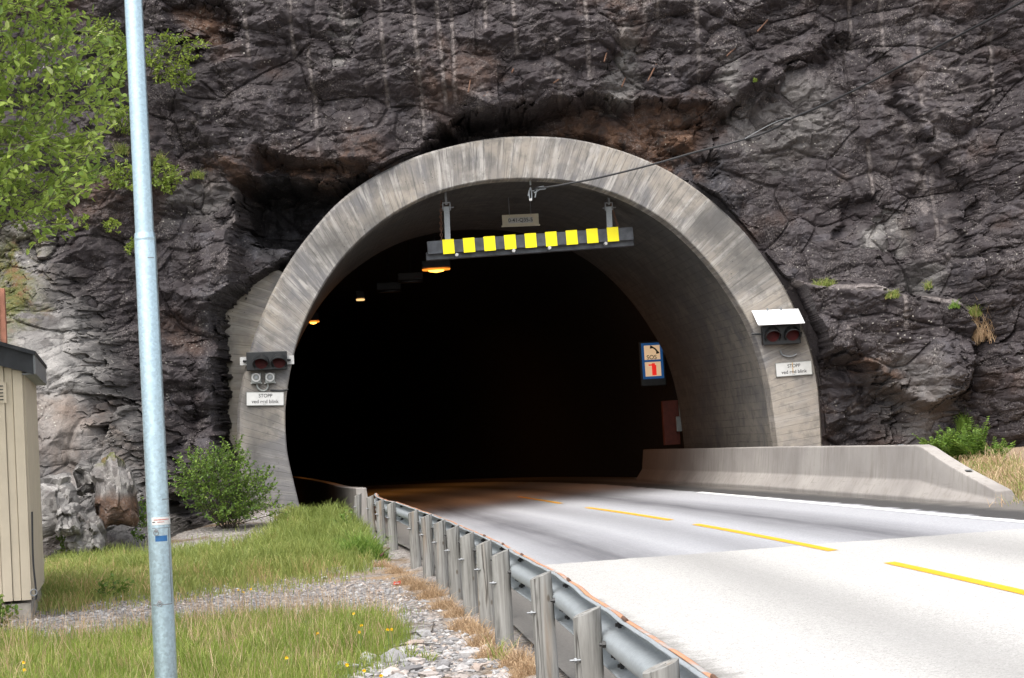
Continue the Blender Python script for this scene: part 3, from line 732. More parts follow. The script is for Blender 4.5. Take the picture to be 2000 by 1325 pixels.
    wet_shade = np.maximum(wet_shade, 0.6 * at([(440, 540), (500, 550), (450, 660), (420, 760), (440, 870), (400, 800), (410, 640)], 12))
    wet_shade = np.maximum(wet_shade, 0.5 * at([(1610, 790), (1720, 800), (1700, 880), (1610, 880)], 14))  # dark of the set-back hollow at the ring foot, painted in
    grey = slope * (0.6 + 0.4 * sstep(-0.2, 0.25, fbm(X * 0.7, Z * 0.7, 4, 77)))
    grey = np.maximum(grey, 0.55 * at([(650, 25), (668, 25), (690, 105), (672, 115)], 5))
    grey = np.maximum(grey, 0.5 * at([(1190, 100), (1240, 60), (1245, 180), (1180, 190)], 8))
    grey = np.maximum(grey, 0.5 * at([(1390, 110), (1432, 110), (1436, 170), (1415, 180)], 6))
    grey = np.maximum(grey, 0.35 * at([(1450, 190), (1600, 150), (1650, 280), (1500, 340), (1420, 260)], 26))
    grey = np.maximum(grey, 0.7 * at([(1705, 425), (1752, 400), (1765, 470), (1745, 490), (1715, 470)], 8))
    grey = np.maximum(grey, 0.5 * at([(1760, 520), (1870, 500), (1860, 570), (1770, 570)], 14))
    grey = np.maximum(grey, 0.35 * at([(1700, 700), (1840, 690), (1860, 860), (1760, 860)], 20))
    grey = np.maximum(grey, 0.4 * at([(300, 360), (460, 360), (455, 420), (320, 410)], 20))
    moss = at([(-400, 470), (60, 480), (90, 560), (110, 620), (60, 690), (-400, 720)], 20)
    pale = np.maximum(pale, 0.7 * sstep(0.06, 0.30, fbm(X * 3.2, Z * 2.2, 4, 87, 0.65)) * at([(1780, 60), (1870, 60), (1830, 300), (1860, 420), (1950, 520), (1900, 560), (1780, 420), (1750, 240)], 34))
    pale = np.maximum(pale, 0.8 * sstep(0.30, 0.50, fbm(X * 1.6, Z * 1.2, 5, 81, 0.65)) * sstep(-0.1, 0.3, fbm(X * 0.4, Z * 0.4, 2, 83)))
    pale = np.maximum(pale, 0.55 * at([(395, 360), (470, 380), (460, 440), (405, 420)], 10) * sstep(0.0, 0.3, fbm(X * 5, Z * 3, 3, 85)))
    pale = np.maximum(pale, 0.6 * at([(1780, 90), (1900, 150), (1850, 320), (1790, 300)], 30) * sstep(0.0, 0.35, fbm(X * 4, Z * 4, 4, 86)))
    Y = yb + D
    # nothing of the rock stands in front of the concrete ring
    ol = offset(outer, 0.12); pq = np.stack([X, Y, Z], -1); ll = (pq - PC) @ PE
    inr = inside(ll, Z, np.vstack([ol, [ol[-1, 0], -5], [ol[0, 0], -5]]))
    pyl = PC[1] + (X - PC[0]) * math.tan(PA)
    Y = np.where(inr, np.maximum(Y, pyl + 0.30), Y)
    # steep returns are broken into ledges: push them sideways by noise read along the depth
    gx_ = np.abs(np.gradient(Y, axis=1)) / np.maximum(np.gradient(X, axis=1), 1e-3)
    st = blur_n(np.clip(gx_ - 5.0, 0, 5) / 5, 3)
    X = X + st * (0.20 * fbm(Y * 1.3, Z * 1.8, 4, 130) + 0.08 * fbm(Y * 5, Z * 6, 3, 131))
    Y = Y + st * 0.08 * fbm(X * 2.5, Z * 5.0, 4, 132)
    return xs, zs, X, Y, Z, dict(rust=rust, wet_shade=wet_shade, grey=grey, pale=pale, moss=moss, tone=tone)
RX, RZ, X, Y, Z, AT = rock_surface()
ROCKY = Y
def rocky(x, z):
    i = int(np.clip(np.searchsorted(RX, x) - 1, 0, len(RX) - 2)); j = int(np.clip(np.searchsorted(RZ, z) - 1, 0, len(RZ) - 2))
    return float(ROCKY[j, i])
def onrock(u, v, out=0.0):
    y = 37.0
    for _ in range(8):
        p = atY(u, v, y); y = 0.5 * y + 0.5 * rocky(p[0], p[2])
    p = atY(u, v, y); p[1] -= out
    return p
nz, nx = X.shape
pl = np.stack([X, Y, Z], -1).reshape(-1, 3)
hole = offset(outer, -0.16); hole = np.vstack([hole, [hole[-1, 0], -5], [hole[0, 0], -5]])
dl = (pl - PC) @ PE
ins = inside(dl, pl[:, 2], hole)
idx = np.arange(nz * nx).reshape(nz, nx)
F = np.stack([idx[:-1, :-1], idx[:-1, 1:], idx[1:, 1:], idx[1:, :-1]], -1).reshape(-1, 4)
F = F[~ins[F].any(1)]
cl = npmesh('cliff', pl, F, M['rock'], attrs={k: a.ravel() for k, a in AT.items()})
struct(cl)

# ================================================================== ground
YEL = [(2000, 1157), (1730, 1100), (1630, 1076), (1355, 1025), (1315, 1016), (1145, 992)]
yp = np.array([onroad(*p) for p in YEL])
yc = np.polyfit(yp[:, 1], yp[:, 0], 2)                                # the centre line in plan, x as a function of y
def center_path():
    """points of the centre line, from behind the camera to deep in the tunnel"""
    pts = [(float(np.polyval(yc, y)), float(y)) for y in np.arange(-40, 38, 1.0)]
    off = np.array(pts[-1]) - (PC[:2] + axis(0.0)[0])
    for s in np.arange(1, 100, 1.0): pts.append(tuple(PC[:2] + axis(s)[0] + off))
    return np.array(pts)
CP = center_path()
# soften the joins
for _ in range(6): CP[1:-1] = 0.25 * CP[:-2] + 0.5 * CP[1:-1] + 0.25 * CP[2:]
CT = np.gradient(CP, axis=0); CT /= np.linalg.norm(CT, axis=1)[:, None]
CN = np.stack([CT[:, 1], -CT[:, 0]], 1)                               # to the right of travel
CS = np.concatenate([[0], np.cumsum(np.linalg.norm(np.diff(CP, axis=0), axis=1))])
def road_ts(x, y):
    d = (CP[:, 0] - x) ** 2 + (CP[:, 1] - y) ** 2; k = int(np.argmin(d))
    dx = np.array([x, y]) - CP[k]
    return float(dx @ CN[k]), float(CS[k] + dx @ CT[k])
POSTS_PX = [(1290, 1297), (1145, 1193), (1055, 1122), (977, 1078), (945, 1058), (912, 1043), (884, 1030), (858, 1018), (832, 1007), (807, 998), (764, 982), (742, 977), (723, 969), (697, 966)]
PP = np.array([onroad(u, v, 0.71) for u, v in POSTS_PX])
PP[-1] = onroad(697, 966, 0.68)
RAILX = np.array([[-3, 0.98], [2, 0.78]] + [[p[1], p[0]] for p in PP] + [[60, -6.7]])
def railx(y): return np.interp(y, RAILX[:, 0], RAILX[:, 1])
ctrl = np.array([(-5.5, 20.6, 0), (-9, 20, .1), (-.35, 15, .0), (-4, 14, -.02), (-3, 10, -.05), (-8, 12, 0), (-1.5, 23, -.02), (-2.5, 30, .06), (-3.6, 37, .15), (-4.7, 36.6, .66), (-5.6, 35, .43), (-4.1, 34, .45),
                 (-8.2, 34, .12), (-5, 29, .05), (-7, 26, 0), (-8, 30, .05), (-12, 33, .4), (-20, 20, .2), (-15, 5, .1), (-3, 0, 0), (-10, -20, 0), (-2.0, 5, -.05), (-0.2, 5, -0.02), (-3.3, 33.5, .12), (-6.5, 36.5, .5), (-20, 36, 1.0)])
def terrain(x, y):
    x = np.asarray(x, float); y = np.asarray(y, float)
    nume = 0; den = 0
    for (cx, cy, cz) in ctrl:
        wgt = 1.0 / ((x - cx) ** 2 + (y - cy) ** 2 + 0.6) ** 1.6
        nume = nume + wgt * cz; den = den + wgt
    L = nume / den
    rz_ = roadz(x, y)
    right = rz_ + 0.03 + 0.16 * sstep(27, 33, y) + 0.05 * np.clip(x - 7, 0, 12)
    rd = rz_ - 0.06
    d = x - railx(y)                                                  # distance to the right of the posts
    z = np.where(d < 0, L + (rd - 0.02 - L) * sstep(-0.55, -0.05, d) , rd)
    z = np.where((y > 37.6) & (x > -5.4) , rd - 0.05, z)
    z = z + (right - z) * sstep(6.5, 8.0, x + 0.09 * (y - 25))
    nb = 0.03 * fbm(x * 1.3, y * 1.3, 4, 90) + 0.018 * fbm(x * 6, y * 6, 3, 91)
    return z + nb * (sstep(0.0, -0.4, d) + sstep(6.6, 8.0, x + 0.09 * (y - 25)))
gx = np.concatenate([np.arange(-60, -12, 2.0), np.arange(-12, 12.0, 0.08), np.arange(12, 61, 2.0)])
gy = np.concatenate([np.arange(-70, 4, 2.5), np.arange(4, 40.0, 0.08), np.arange(40, 46, 1.0)])
GX, GY = np.meshgrid(gx, gy); GZ = terrain(GX, GY)
G3 = np.stack([GX, GY, GZ], -1); gu_, gv_ = proj(np.where(G3[..., 1:2] > 3, G3, np.array([0, 3, 0])))
nzu = gu_ + 30 * fbm(GX * 1.2, GY * 1.2, 4, 92); nzv = gv_ + 10 * fbm(GX * 1.2, GY * 1.2, 4, 93)
NEAR_GRASS = [(-900, 1262), (60, 1262), (200, 1258), (330, 1236), (480, 1218), (600, 1212), (740, 1214), (790, 1230), (790, 1262), (745, 1292), (690, 1310), (600, 1404), (-900, 1404)]
FAR_GRASS = [(60, 1180), (90, 1110), (160, 1082), (300, 1088), (420, 1078), (520, 1052), (560, 1000), (660, 1004), (715, 1052), (735, 1098), (700, 1112), (560, 1138), (420, 1150), (330, 1168), (200, 1176), (100, 1200)]
STRAWP = [(700, 1112), (800, 1098), (830, 1140), (900, 1190), (960, 1250), (1040, 1300), (1060, 1404), (1000, 1404), (930, 1260), (880, 1215), (820, 1180), (780, 1150), (700, 1135), (560, 1148), (560, 1138)]
leftside = (GX < railx(GY))
green = np.clip(samp(rmask(NEAR_GRASS, 22), nzu, nzv) * 0.9 + samp(rmask(FAR_GRASS, 18), nzu, nzv), 0, 1) ** 1.5 * leftside * (0.45 + 0.55 * sstep(-0.35, 0.1, fbm(GX * 2.1, GY * 2.1, 3, 152)))
straw = samp(rmask(STRAWP, 10), nzu, nzv) * sstep(-0.35, 0.3, fbm(GX * 2, GY * 2, 3, 95)) * 0.9
straw = np.maximum(straw, 0.7 * (GX > 5) * sstep(26, 30, GY))
grav = np.clip(0.9 - 0.9 * sstep(-0.02, 0.3, fbm(GX * 0.7, GY * 0.7, 4, 97)) , 0, 1)
grav = np.maximum(grav, samp(rmask([(90, 1190), (320, 1160), (560, 1140), (760, 1140), (800, 1180), (760, 1215), (330, 1240), (0, 1260), (-400, 1262), (0, 1210)], 14), nzu, nzv))
grav = np.maximum(grav, samp(rmask([(330, 1075), (540, 1035), (545, 1050), (480, 1075), (350, 1095)], 8), nzu, nzv))
grav = np.where(leftside, grav, 0.8)
ny_, nx_ = GX.shape; idx = np.arange(ny_ * nx_).reshape(ny_, nx_)
F = np.stack([idx[:-1, :-1], idx[:-1, 1:], idx[1:, 1:], idx[1:, :-1]], -1).reshape(-1, 4)
struct(npmesh('ground', G3.reshape(-1, 3), F, M['ground'], smooth=True, attrs=dict(green=green.ravel(), straw=straw.ravel(), gravel=grav.ravel())))

# ================================================================== road and its markings
def road_sheet(name, t0f, t1f, k0, k1, mat, lift, nt_=28):
    V = []; UV = []; J = []; LE = []
    ja, jb = onroad(1060, 1104)[:2], onroad(1880, 1042)[:2]
    jn = np.array([-(jb - ja)[1], (jb - ja)[0]]); jn /= np.linalg.norm(jn)
    for k in range(k0, k1):
        a, b_ = t0f(k), t1f(k)
        for t in np.linspace(a, b_, nt_):
            p = CP[k] + CN[k] * t
            V.append((p[0], p[1], roadz(*p) + lift)); UV.append((t, CS[k])); J.append(0.5 + np.clip((p - ja) @ jn, -4, 4) * 0.1); LE.append(t - a)
    return struct(npmesh(name, V, gridfaces(k1 - k0, nt_), mat, uv=UV, attrs={'joint': J, 'left': LE}, smooth=True))
def leftedge(k):
    x, y = CP[k]
    if y > 62: return -4.3
    return max(-6.5, (railx(y) + 0.16 - x) * 0.99)
def rightedge(k):
    return 4.2 if CP[k][1] > 33 else 4.6
road_sheet('road', leftedge, rightedge, 0, len(CP), M['road'], 0.0)
def stripe(name, pts, wd, mat, n=24):
    P = spline([p[:2] for p in pts], n); T = np.gradient(P, axis=0); T /= np.linalg.norm(T, axis=1)[:, None]; N = np.stack([T[:, 1], -T[:, 0]], 1)
    V = []
    for i in range(n):
        for sgn in (-.5, .5):
            q = P[i] + N[i] * wd * sgn; V.append((q[0], q[1], roadz(*q) + 0.005))
    return struct(npmesh(name, V, gridfaces(n, 2), mat, smooth=True))
def cline(y0, y1): return [(float(np.polyval(yc, y)), y) for y in np.linspace(y0, y1, 6)]
ys = [onroad(u, v)[1] for u, v in YEL]
stripe('road_marking', cline(ys[0] - 3.2, ys[1]), 0.115, M['yellow'])
stripe('road_marking', cline(ys[2], ys[3]), 0.115, M['yellow'])
stripe('road_marking', cline(ys[4], ys[5]), 0.115, M['yellow'])
def kpt(k, t): p = CP[k] + CN[k] * t; return (p[0], p[1])
kk = [int(np.argmin(np.abs(CP[:, 1] - q))) for q in (39.5, 43.0, 46.5)]
stripe('road_marking', [kpt(k, 0) for k in kk], 0.115, M['yellow'])
WL = [onroad(2000, 1020), onroad(1700, 993), onroad(1500, 974.5), onroad(1365, 962)]
d0 = WL[0] - WL[1]
stripe('edge_line', [WL[0] + d0 * 1.6 + np.array([0.25, 0, 0])] + WL, 0.14, M['white'], 40)
#%%OBJECTS

# ================================================================== things fixed to the portal
def frame(u, v, tilt=3.3, back=0.0):
    """origin, right, up, outward and metres per pixel on the portal plane; tilt is the slope seen in the photo"""
    o = pface(u, v, back); a = pface(u + 50, v - 50 * math.tan(radians(tilt)), back) - o
    px = np.linalg.norm(a) * cos(radians(tilt)) / 50; a /= np.linalg.norm(a)
    return o, a, np.cross(-PN, a), -PN, px
ZAX = np.array([0, 0, 1.0])
def text_mesh(name, body, o, ax, ay, an, height, mat, parent, align='CENTER', extr=0.001, squeeze=1.0, bold=0.0012):
    cu = bpy.data.curves.new('lettering', 'FONT'); cu.body = body; cu.size = height; cu.align_x = align; cu.align_y = 'CENTER'; cu.extrude = extr; cu.offset = bold
    to = bpy.data.objects.new('lettering', cu); COL.objects.link(to)
    dg = bpy.context.evaluated_depsgraph_get(); me = bpy.data.meshes.new_from_object(to.evaluated_get(dg))
    vs = np.array([v.co for v in me.vertices]); fs = [list(p.vertices) for p in me.polygons]
    bpy.data.objects.remove(to); bpy.data.curves.remove(cu); bpy.data.meshes.remove(me)
    V = o + vs[:, :1] * squeeze * ax + vs[:, 1:2] * ay + vs[:, 2:3] * an
    return npmesh(name, V, fs, mat, parent)
def disc(o, ax, ay, an, r, t, n=24):
    return MB().extrude([(r * cos(2 * pi * k / n), r * sin(2 * pi * k / n)) for k in range(n)], o, ax, ay, an * t)

M['platewhite'] = m_plain('dull_white_plate', (0.42, 0.42, 0.41), 0.6, 0, 0.3, 0.15, 9)
def signal(u, v, wpx, hpx, lens, tilt, label, hood=None, brackets=(), plates=True):
    o, a, b, n, px = frame(u, v, tilt)
    t = thing('warning_signal', label, 'warning light', o, 'red flashing warning lights on the portal legs')
    MB().box(o + n * 0.14, (wpx * px, hpx * px, 0.16), (a, b, n)).build('housing', M['black'], t, bevel=0.012)
    for (lu, lv) in lens:
        lo, _, _, _, _ = frame(lu, lv, tilt); lo = lo + n * 0.222
        R_ = 14.2 * px
        d = disc(lo - n * 0.001, a, b, n, R_ * 0.90, 0.012); le = d.build('lens', M['red'], t, smooth=True)
        # cowl: upper arc pushed forward, longest at the top
        vv = MB(); k = 26; V = []
        for i in range(k + 1):
            th = radians(-38 + 256 * i / k); dep = 0.03 + 0.17 * max(0, sin(th * 0.72 + 0.42)) ** 0.8
            for rr_, dd in ((R_ * 1.0, 0), (R_ * 1.0, dep), (R_ * 1.12, dep), (R_ * 1.12, 0)):
                V.append(lo + a * (rr_ * cos(th) - dd * 0.10) + b * (rr_ * sin(th) - dd * 0.42) + n * dd)
        F = [[i * 4 + q, i * 4 + (q + 1) % 4, (i + 1) * 4 + (q + 1) % 4, (i + 1) * 4 + q] for i in range(k) for q in range(4)] + [[0, 1, 2, 3], [k * 4 + 3, k * 4 + 2, k * 4 + 1, k * 4]]
        vv.add(V, F).build('visor', M['black'], t, smooth=True)
    for (bu, bv, bw, bh, fu) in brackets:
        bo, _, _, _, _ = frame(bu, bv, tilt)
        m = MB()
        if plates: m.box(bo + n * 0.03, (bw * px, bh * px, 0.05), (a, b, n)).build('mounting_plate', M['platewhite'], t)
        fo, _, _, _, _ = frame(fu, bv + 1, tilt)
        MB().tube([bo + n * 0.075, fo + n * 0.13], 0.022, 8).build('arm', M['black'], t, smooth=True)
    if hood:
        (u0, v0), (u1, v1), (u2, v2), (u3, v3) = hood
        A, B_ = pface(u0, v0, -0.02), pface(u1, v1, -0.02); C_, D_ = pface(u2, v2, -0.50), pface(u3, v3, -0.50)
        nn = np.cross(B_ - A, D_ - A); nn /= np.linalg.norm(nn); nn = nn if nn[2] > 0 else -nn
        m = MB(); m.add([A, B_, C_, D_, A + nn * .012, B_ + nn * .012, C_ + nn * .012, D_ + nn * .012], [[0, 1, 2, 3], [4, 7, 6, 5], [0, 4, 5, 1], [1, 5, 6, 2], [2, 6, 7, 3], [3, 7, 4, 0]])
        h_ = m.build('rain_hood', M['whitemetal'], t)
        for q in (0.33, 0.62):
            s0 = A * (1 - q) + B_ * q; MB().box(s0 + nn * 0.02 - PN * 0.03, (0.03, 0.06, 0.02), (a, b, n)).build('hood_bracket', M['steel'], t)
    return t
signal(521.5, 706, 79, 36, [(511, 709), (546, 707.5)], 2.2, 'black double red warning light with bare white mounting plates on the left portal leg',
       brackets=[(475.5, 706, 13, 16, 484), (567, 703.5, 14.5, 17, 559)])
signal(1521.5, 655, 73, 37, [(1504, 656), (1542, 654)], 3.2, 'black double red warning light under a white sloping hood on the right portal leg',
       hood=[(1468, 608), (1559, 604), (1572, 632), (1481, 636)], brackets=[(1466, 653, 5, 5, 1486), (1563, 651, 5, 5, 1556)], plates=False)

def plate_sign(u, v, wpx, hpx, tilt, label, stain=False):
    o, a, b, n, px = frame(u, v, tilt)
    t = thing('stop_sign_plate', label, 'sign', o, 'stop plates below the warning lights')
    MB().box(o + n * 0.035, (wpx * px, hpx * px, 0.012), (a, b, n)).build('plate', M['signwhite'], t)
    m = MB()
    for (dx, dy, sx, sy) in [(0, .5, 1, 0), (0, -.5, 1, 0), (.5, 0, 0, 1), (-.5, 0, 0, 1)]:
        m.box(o + n * 0.036 + a * dx * wpx * px + b * dy * hpx * px, (wpx * px * sx + 0.008, hpx * px * sy + 0.008, 0.018), (a, b, n))
    m.build('rim', M['greybox'], t)
    text_mesh('lettering', 'STOPP', o + n * 0.0425 + b * hpx * px * 0.22 + a * 0.005, a, b, n, 0.102, M['letter'], t, squeeze=0.92)
    text_mesh('lettering', 'ved rød blink', o + n * 0.0425 - b * hpx * px * 0.22, a, b, n, 0.100, M['letter'], t, squeeze=1.0)
    for dx in (-0.1, 0.0):
        for dy in (-.40,): MB().box(o + n * 0.045 + a * dx * 0.3 + b * dy * hpx * px, (0.014, 0.014, 0.01), (a, b, n)).build('screw', M['steel'], t)
    if stain: MB().box(o + n * 0.0418 - a * 0.03 * wpx * px + b * 0.02, (0.022, hpx * px * 0.80, 0.001), (a, b, n)).build('rust_streak', M['straw_stain'], t)
M['straw_stain'] = m_plain('rust_stain', (0.52, 0.36, 0.18), 0.7, 0, 0.2, 0.3, 20)
plate_sign(518, 779.3, 72.3, 25.8, 0.3, 'clean white plate lettered STOPP ved rød blink, under two small grey boxes')
plate_sign(1549.5, 720.8, 69.5, 25.5, 4.2, 'white plate lettered STOPP ved rød blink with a rust streak down its middle', True)

def sensor(u, v, label):
    o, a, b, n, px = frame(u, v, 2)
    t = thing('junction_box', label, 'junction box', o, 'small grey boxes under the left warning light')
    MB().box(o + n * 0.05, (19 * px, 20 * px, 0.10), (a, b, n)).build('case', M['greybox'], t, bevel=0.012)
    m = MB(); V = []; k = 24; c = o + n * 0.101 + b * 0.02
    for i in range(k):
        th = 2 * pi * i / k
        for r_, d_ in ((8.6 * px, 0), (8.6 * px, .02), (6.0 * px, .02), (6.0 * px, 0)): V.append(c + a * r_ * cos(th) + b * r_ * sin(th) + n * d_)
    m.add(V, [[i * 4 + q, i * 4 + (q + 1) % 4, ((i + 1) % k) * 4 + (q + 1) % 4, ((i + 1) % k) * 4 + q] for i in range(k) for q in range(4)]).build('ring', M['platewhite'], t, smooth=True)
    disc(c, a, b, n, 3.2 * px, 0.022, 18).build('plug', M['steel'], t, smooth=True)
    for sx in (-1, 1):
        MB().box(o + n * 0.02 + a * sx * 9.5 * px - b * 9 * px, (0.035, 0.03, 0.03), (a, b, n)).build('lug', M['platewhite'], t)
sensor(500.5, 740, 'left one of two small grey round-faced boxes above the STOPP plate')
sensor(527.5, 739.5, 'right one of two small grey round-faced boxes above the STOPP plate')
def facewire(name, pts, r, mat, label, cat, out=0.04, smooth_n=30):
    P = spline([pface(u, v, -out) for u, v in pts], smooth_n)
    o = MB().tube(list(P), r, 8).build(name, mat, None, smooth=True); tag(o, label, cat); return o
facewire('conduit', [(502, 749), (503, 757), (510, 763), (518, 763), (523, 757), (523, 749)], 0.018, M['greybox'], 'pale grey cable loop hanging between two small grey boxes', 'cable')
facewire('conduit', [(528, 762), (540, 763), (552, 763), (563, 761)], 0.020, M['black'], 'short black conduit running to the tunnel edge above the STOPP plate', 'conduit')
facewire('conduit', [(1524, 684), (1528, 693), (1538, 696.5), (1548, 696), (1556, 692)], 0.016, M['steel'], 'thin grey cable loop under the hooded warning light', 'cable')

# height gauge beam hanging in the arch
HB = 0.9
def hb(u, v, extra=0.0): return pface(u, v, HB + extra)
hg = thing('height_barrier', 'hanging dark height bar with nine yellow reflector squares across the tunnel mouth', 'height barrier', hb(1036, 470))
pL, pR = hb(835, 484.5), hb(1237, 455.8)
ax = (pR - pL) / np.linalg.norm(pR - pL); ay = np.cross(-PN, ax); ay /= np.linalg.norm(ay); an = -PN
wb = np.linalg.norm(pR - pL); mid = (pL + pR) / 2; hgt = 25.5 * 38.3 / FPX
MB().box(mid - an * 0.06, (wb, hgt, 0.12), (ax, ay, an)).build('beam', M['beam'], hg, bevel=0.008)
lo0, lo1 = hb(832, 502, 0.25), hb(1236, 473.5, 0.25); lax = (lo1 - lo0) / np.linalg.norm(lo1 - lo0)
MB().box((lo0 + lo1) / 2, (np.linalg.norm(lo1 - lo0), 0.165, 0.22), (lax, np.cross(-PN, lax), an)).build('lower_beam', M['beam'], hg, bevel=0.006)
for k in range(9):
    q = k / 8; c = hb(876 + (1197 - 876) * q, 482 + (458 - 482) * q) + an * 0.006
    MB().box(c, (0.243, 0.305, 0.010), (ax, ay, an)).build('reflector', M['reflect'], hg, bevel=0.012)
for (u, v) in [(892, 498), (1003, 490), (1073, 484.5), (1183, 476)]:
    c = hb(u, v); MB().tube([c - an * 0.09, c + an * 0.05], 0.034, 12).build('end_cap', M['signwhite'], hg, smooth=True)
for (u0, v0, u1, v1, um, vm) in [(872, 404, 874.5, 470, 870.5, 382), (1189, 404, 1190.5, 446, 1189, 380)]:
    a_, b_ = hb(u0, v0, .04), hb(u1, v1, .04)
    MB().box((a_ + b_) / 2, (0.115, np.linalg.norm(a_ - b_), 0.06), (ax, (a_ - b_) / np.linalg.norm(a_ - b_), an)).build('hanger', M['galv'], hg)
    m = MB(); top = hb(u0, v0 + 2, .04)
    for s_ in (-1, 1): m.box(top + ax * s_ * 0.075 + ay * 0.02, (0.02, 0.16, 0.09), (ax, ay, an))
    m.box(top + ay * 0.10, (0.17, 0.02, 0.09), (ax, ay, an)); m.tube([top - ax * 0.13, top + ax * 0.15], 0.012, 6)
    m.box((top + hb(um, vm, .04)) / 2 + ay * 0.06, (0.045, np.linalg.norm(top - hb(um, vm, .04)), 0.045), (ax, ay, an))
    m.build('bracket', M['steel'], hg)
for pts in [[(862.5, 392), (861, 420), (861.5, 450), (863, 474)], [(1193, 398), (1198, 415), (1203, 432), (1208, 446)]]:
    P = spline([hb(u, v, .03) for u, v in pts], 15); m = MB()
    for i in range(14):
        c, d = (P[i] + P[i + 1]) / 2, P[i + 1] - P[i]; L = np.linalg.norm(d); d = d / L
        sd_ = ax if i % 2 else an; sd_ = sd_ - d * (sd_ @ d); sd_ /= np.linalg.norm(sd_)
        loop = [c + d * L * 0.62 * cos(2 * pi * k / 10) + sd_ * 0.024 * sin(2 * pi * k / 10) for k in range(11)]
        m.tube(loop, 0.009, 5, False)
    m.build('chain', M['chain'], hg, smooth=True)

# number plate deeper inside
o, a, b, n, px = frame(1016.5, 430, 2.4, 3.2)
idp = thing('number_plate', 'small cream board marked 0-41-Q35-5 hanging above the height bar', 'sign', o)
M['cream'] = m_plain('cream_board', (0.62, 0.57, 0.44), 0.6, 0, 0.3, 0.08, 5)
MB().box(o, (71 * px, 22 * px, 0.02), (a, b, n)).build('board', M['cream'], idp)
MB().box(o - b * 11 * px, (75 * px, 2.6 * px, 0.05), (a, b, n)).build('lower_rail', M['cream'], idp)
MB().box(o + n * 0.012 - b * 0.5 * px, (48 * px, 11 * px, 0.004), (a, b, n)).build('label', M['signwhite'], idp)
text_mesh('lettering', '0-41-Q35-5', o + n * 0.0145 - b * 0.5 * px, a, b, n, 0.115, M['letter'], idp)
tp = offset(inner, 0.05)
for s_ in (-0.3, 0.3):
    l_ = lat(o)[0] + s_ * 0.8; zt = np.interp(l_, tp[:, 0], tp[:, 1])
    q = o + a * s_ * 0.8 + b * 0.1
    MB().tube([q, [q[0], q[1], zt]], 0.012, 6).build('hanger', M['steel'], idp)

# cable and its hook
hk0 = pface(1036, 350, 0.3)
hk = thing('cable_hook', 'small steel hook and shackle under the crown of the arch', 'hook', pface(1036, 374, 0.3))
m = MB(); m.tube([hk0 + ZAX * 0.02, pface(1036, 362, 0.3)], 0.02, 6)
for s_ in (-2.6, 2.6): m.tube([pface(1036, 366, 0.3), pface(1036 + s_, 376, 0.3), pface(1036.5 + s_ * 0.9, 388, 0.3)], 0.013, 6)
m.build('shackle', M['galv'], hk)
MB().tube([pface(1034, 372, 0.3), pface(1031.5, 383, 0.3)], 0.016, 6).build('pin', M['galv'], hk)
MB().box(pface(1036.5, 390.5, 0.3), (0.06, 0.06, 0.05)).build('nut', M['signwhite'], hk, bevel=0.01)
CBL = [(1040, 372, 37.8), (1047, 367, 37.7), (1062, 367, 37.6), (1100, 361, 37.4), (1180, 345, 37.2), (1280, 320, 36.9), (1360, 297, 36.6), (1420, 282, 36.3), (1472, 267, 36.1), (1500, 257, 36), (1522, 246, 35.8),
       (1545, 232, 35.6), (1600, 209, 35.2), (1680, 171, 34.5), (1770, 124, 33.5), (1880, 66, 32), (2000, 2, 30), (2200, -110, 27), (2500, -280, 22)]
P = spline([atY(*q) for q in CBL], 160)
cb = MB().tube(list(P), 0.021, 7).build('overhead_cable', M['cable'], None, smooth=True)
tag(cb, 'black sagging cable running from the arch crown up across the right rock face', 'cable')
P = spline([atY(*q) for q in [(1455, 271, 36.0), (1478, 258, 35.95), (1500, 246, 35.9), (1522, 236, 35.8), (1545, 231, 35.5)]], 20)
tag(MB().tube(list(P), 0.007, 5).build('stay_wire', M['steel'], None, smooth=True), 'thin slack wire beside the kink of the black cable', 'wire')
m = MB()
for k, (c0, c1) in enumerate([((1040, 374), (1062, 364)), ((1043, 377), (1066, 369)), ((1045, 386), (1050, 368))]):
    m.tube([pface(*c0, 0.25), (pface(*c0, 0.25) + pface(*c1, 0.2)) / 2 + ZAX * 0.03, pface(*c1, 0.2)], 0.014, 6)
tag(m.build('cable_grip', M['galv'], None, smooth=True), 'twisted grey wire grip holding the black cable end at the arch crown', 'cable grip')

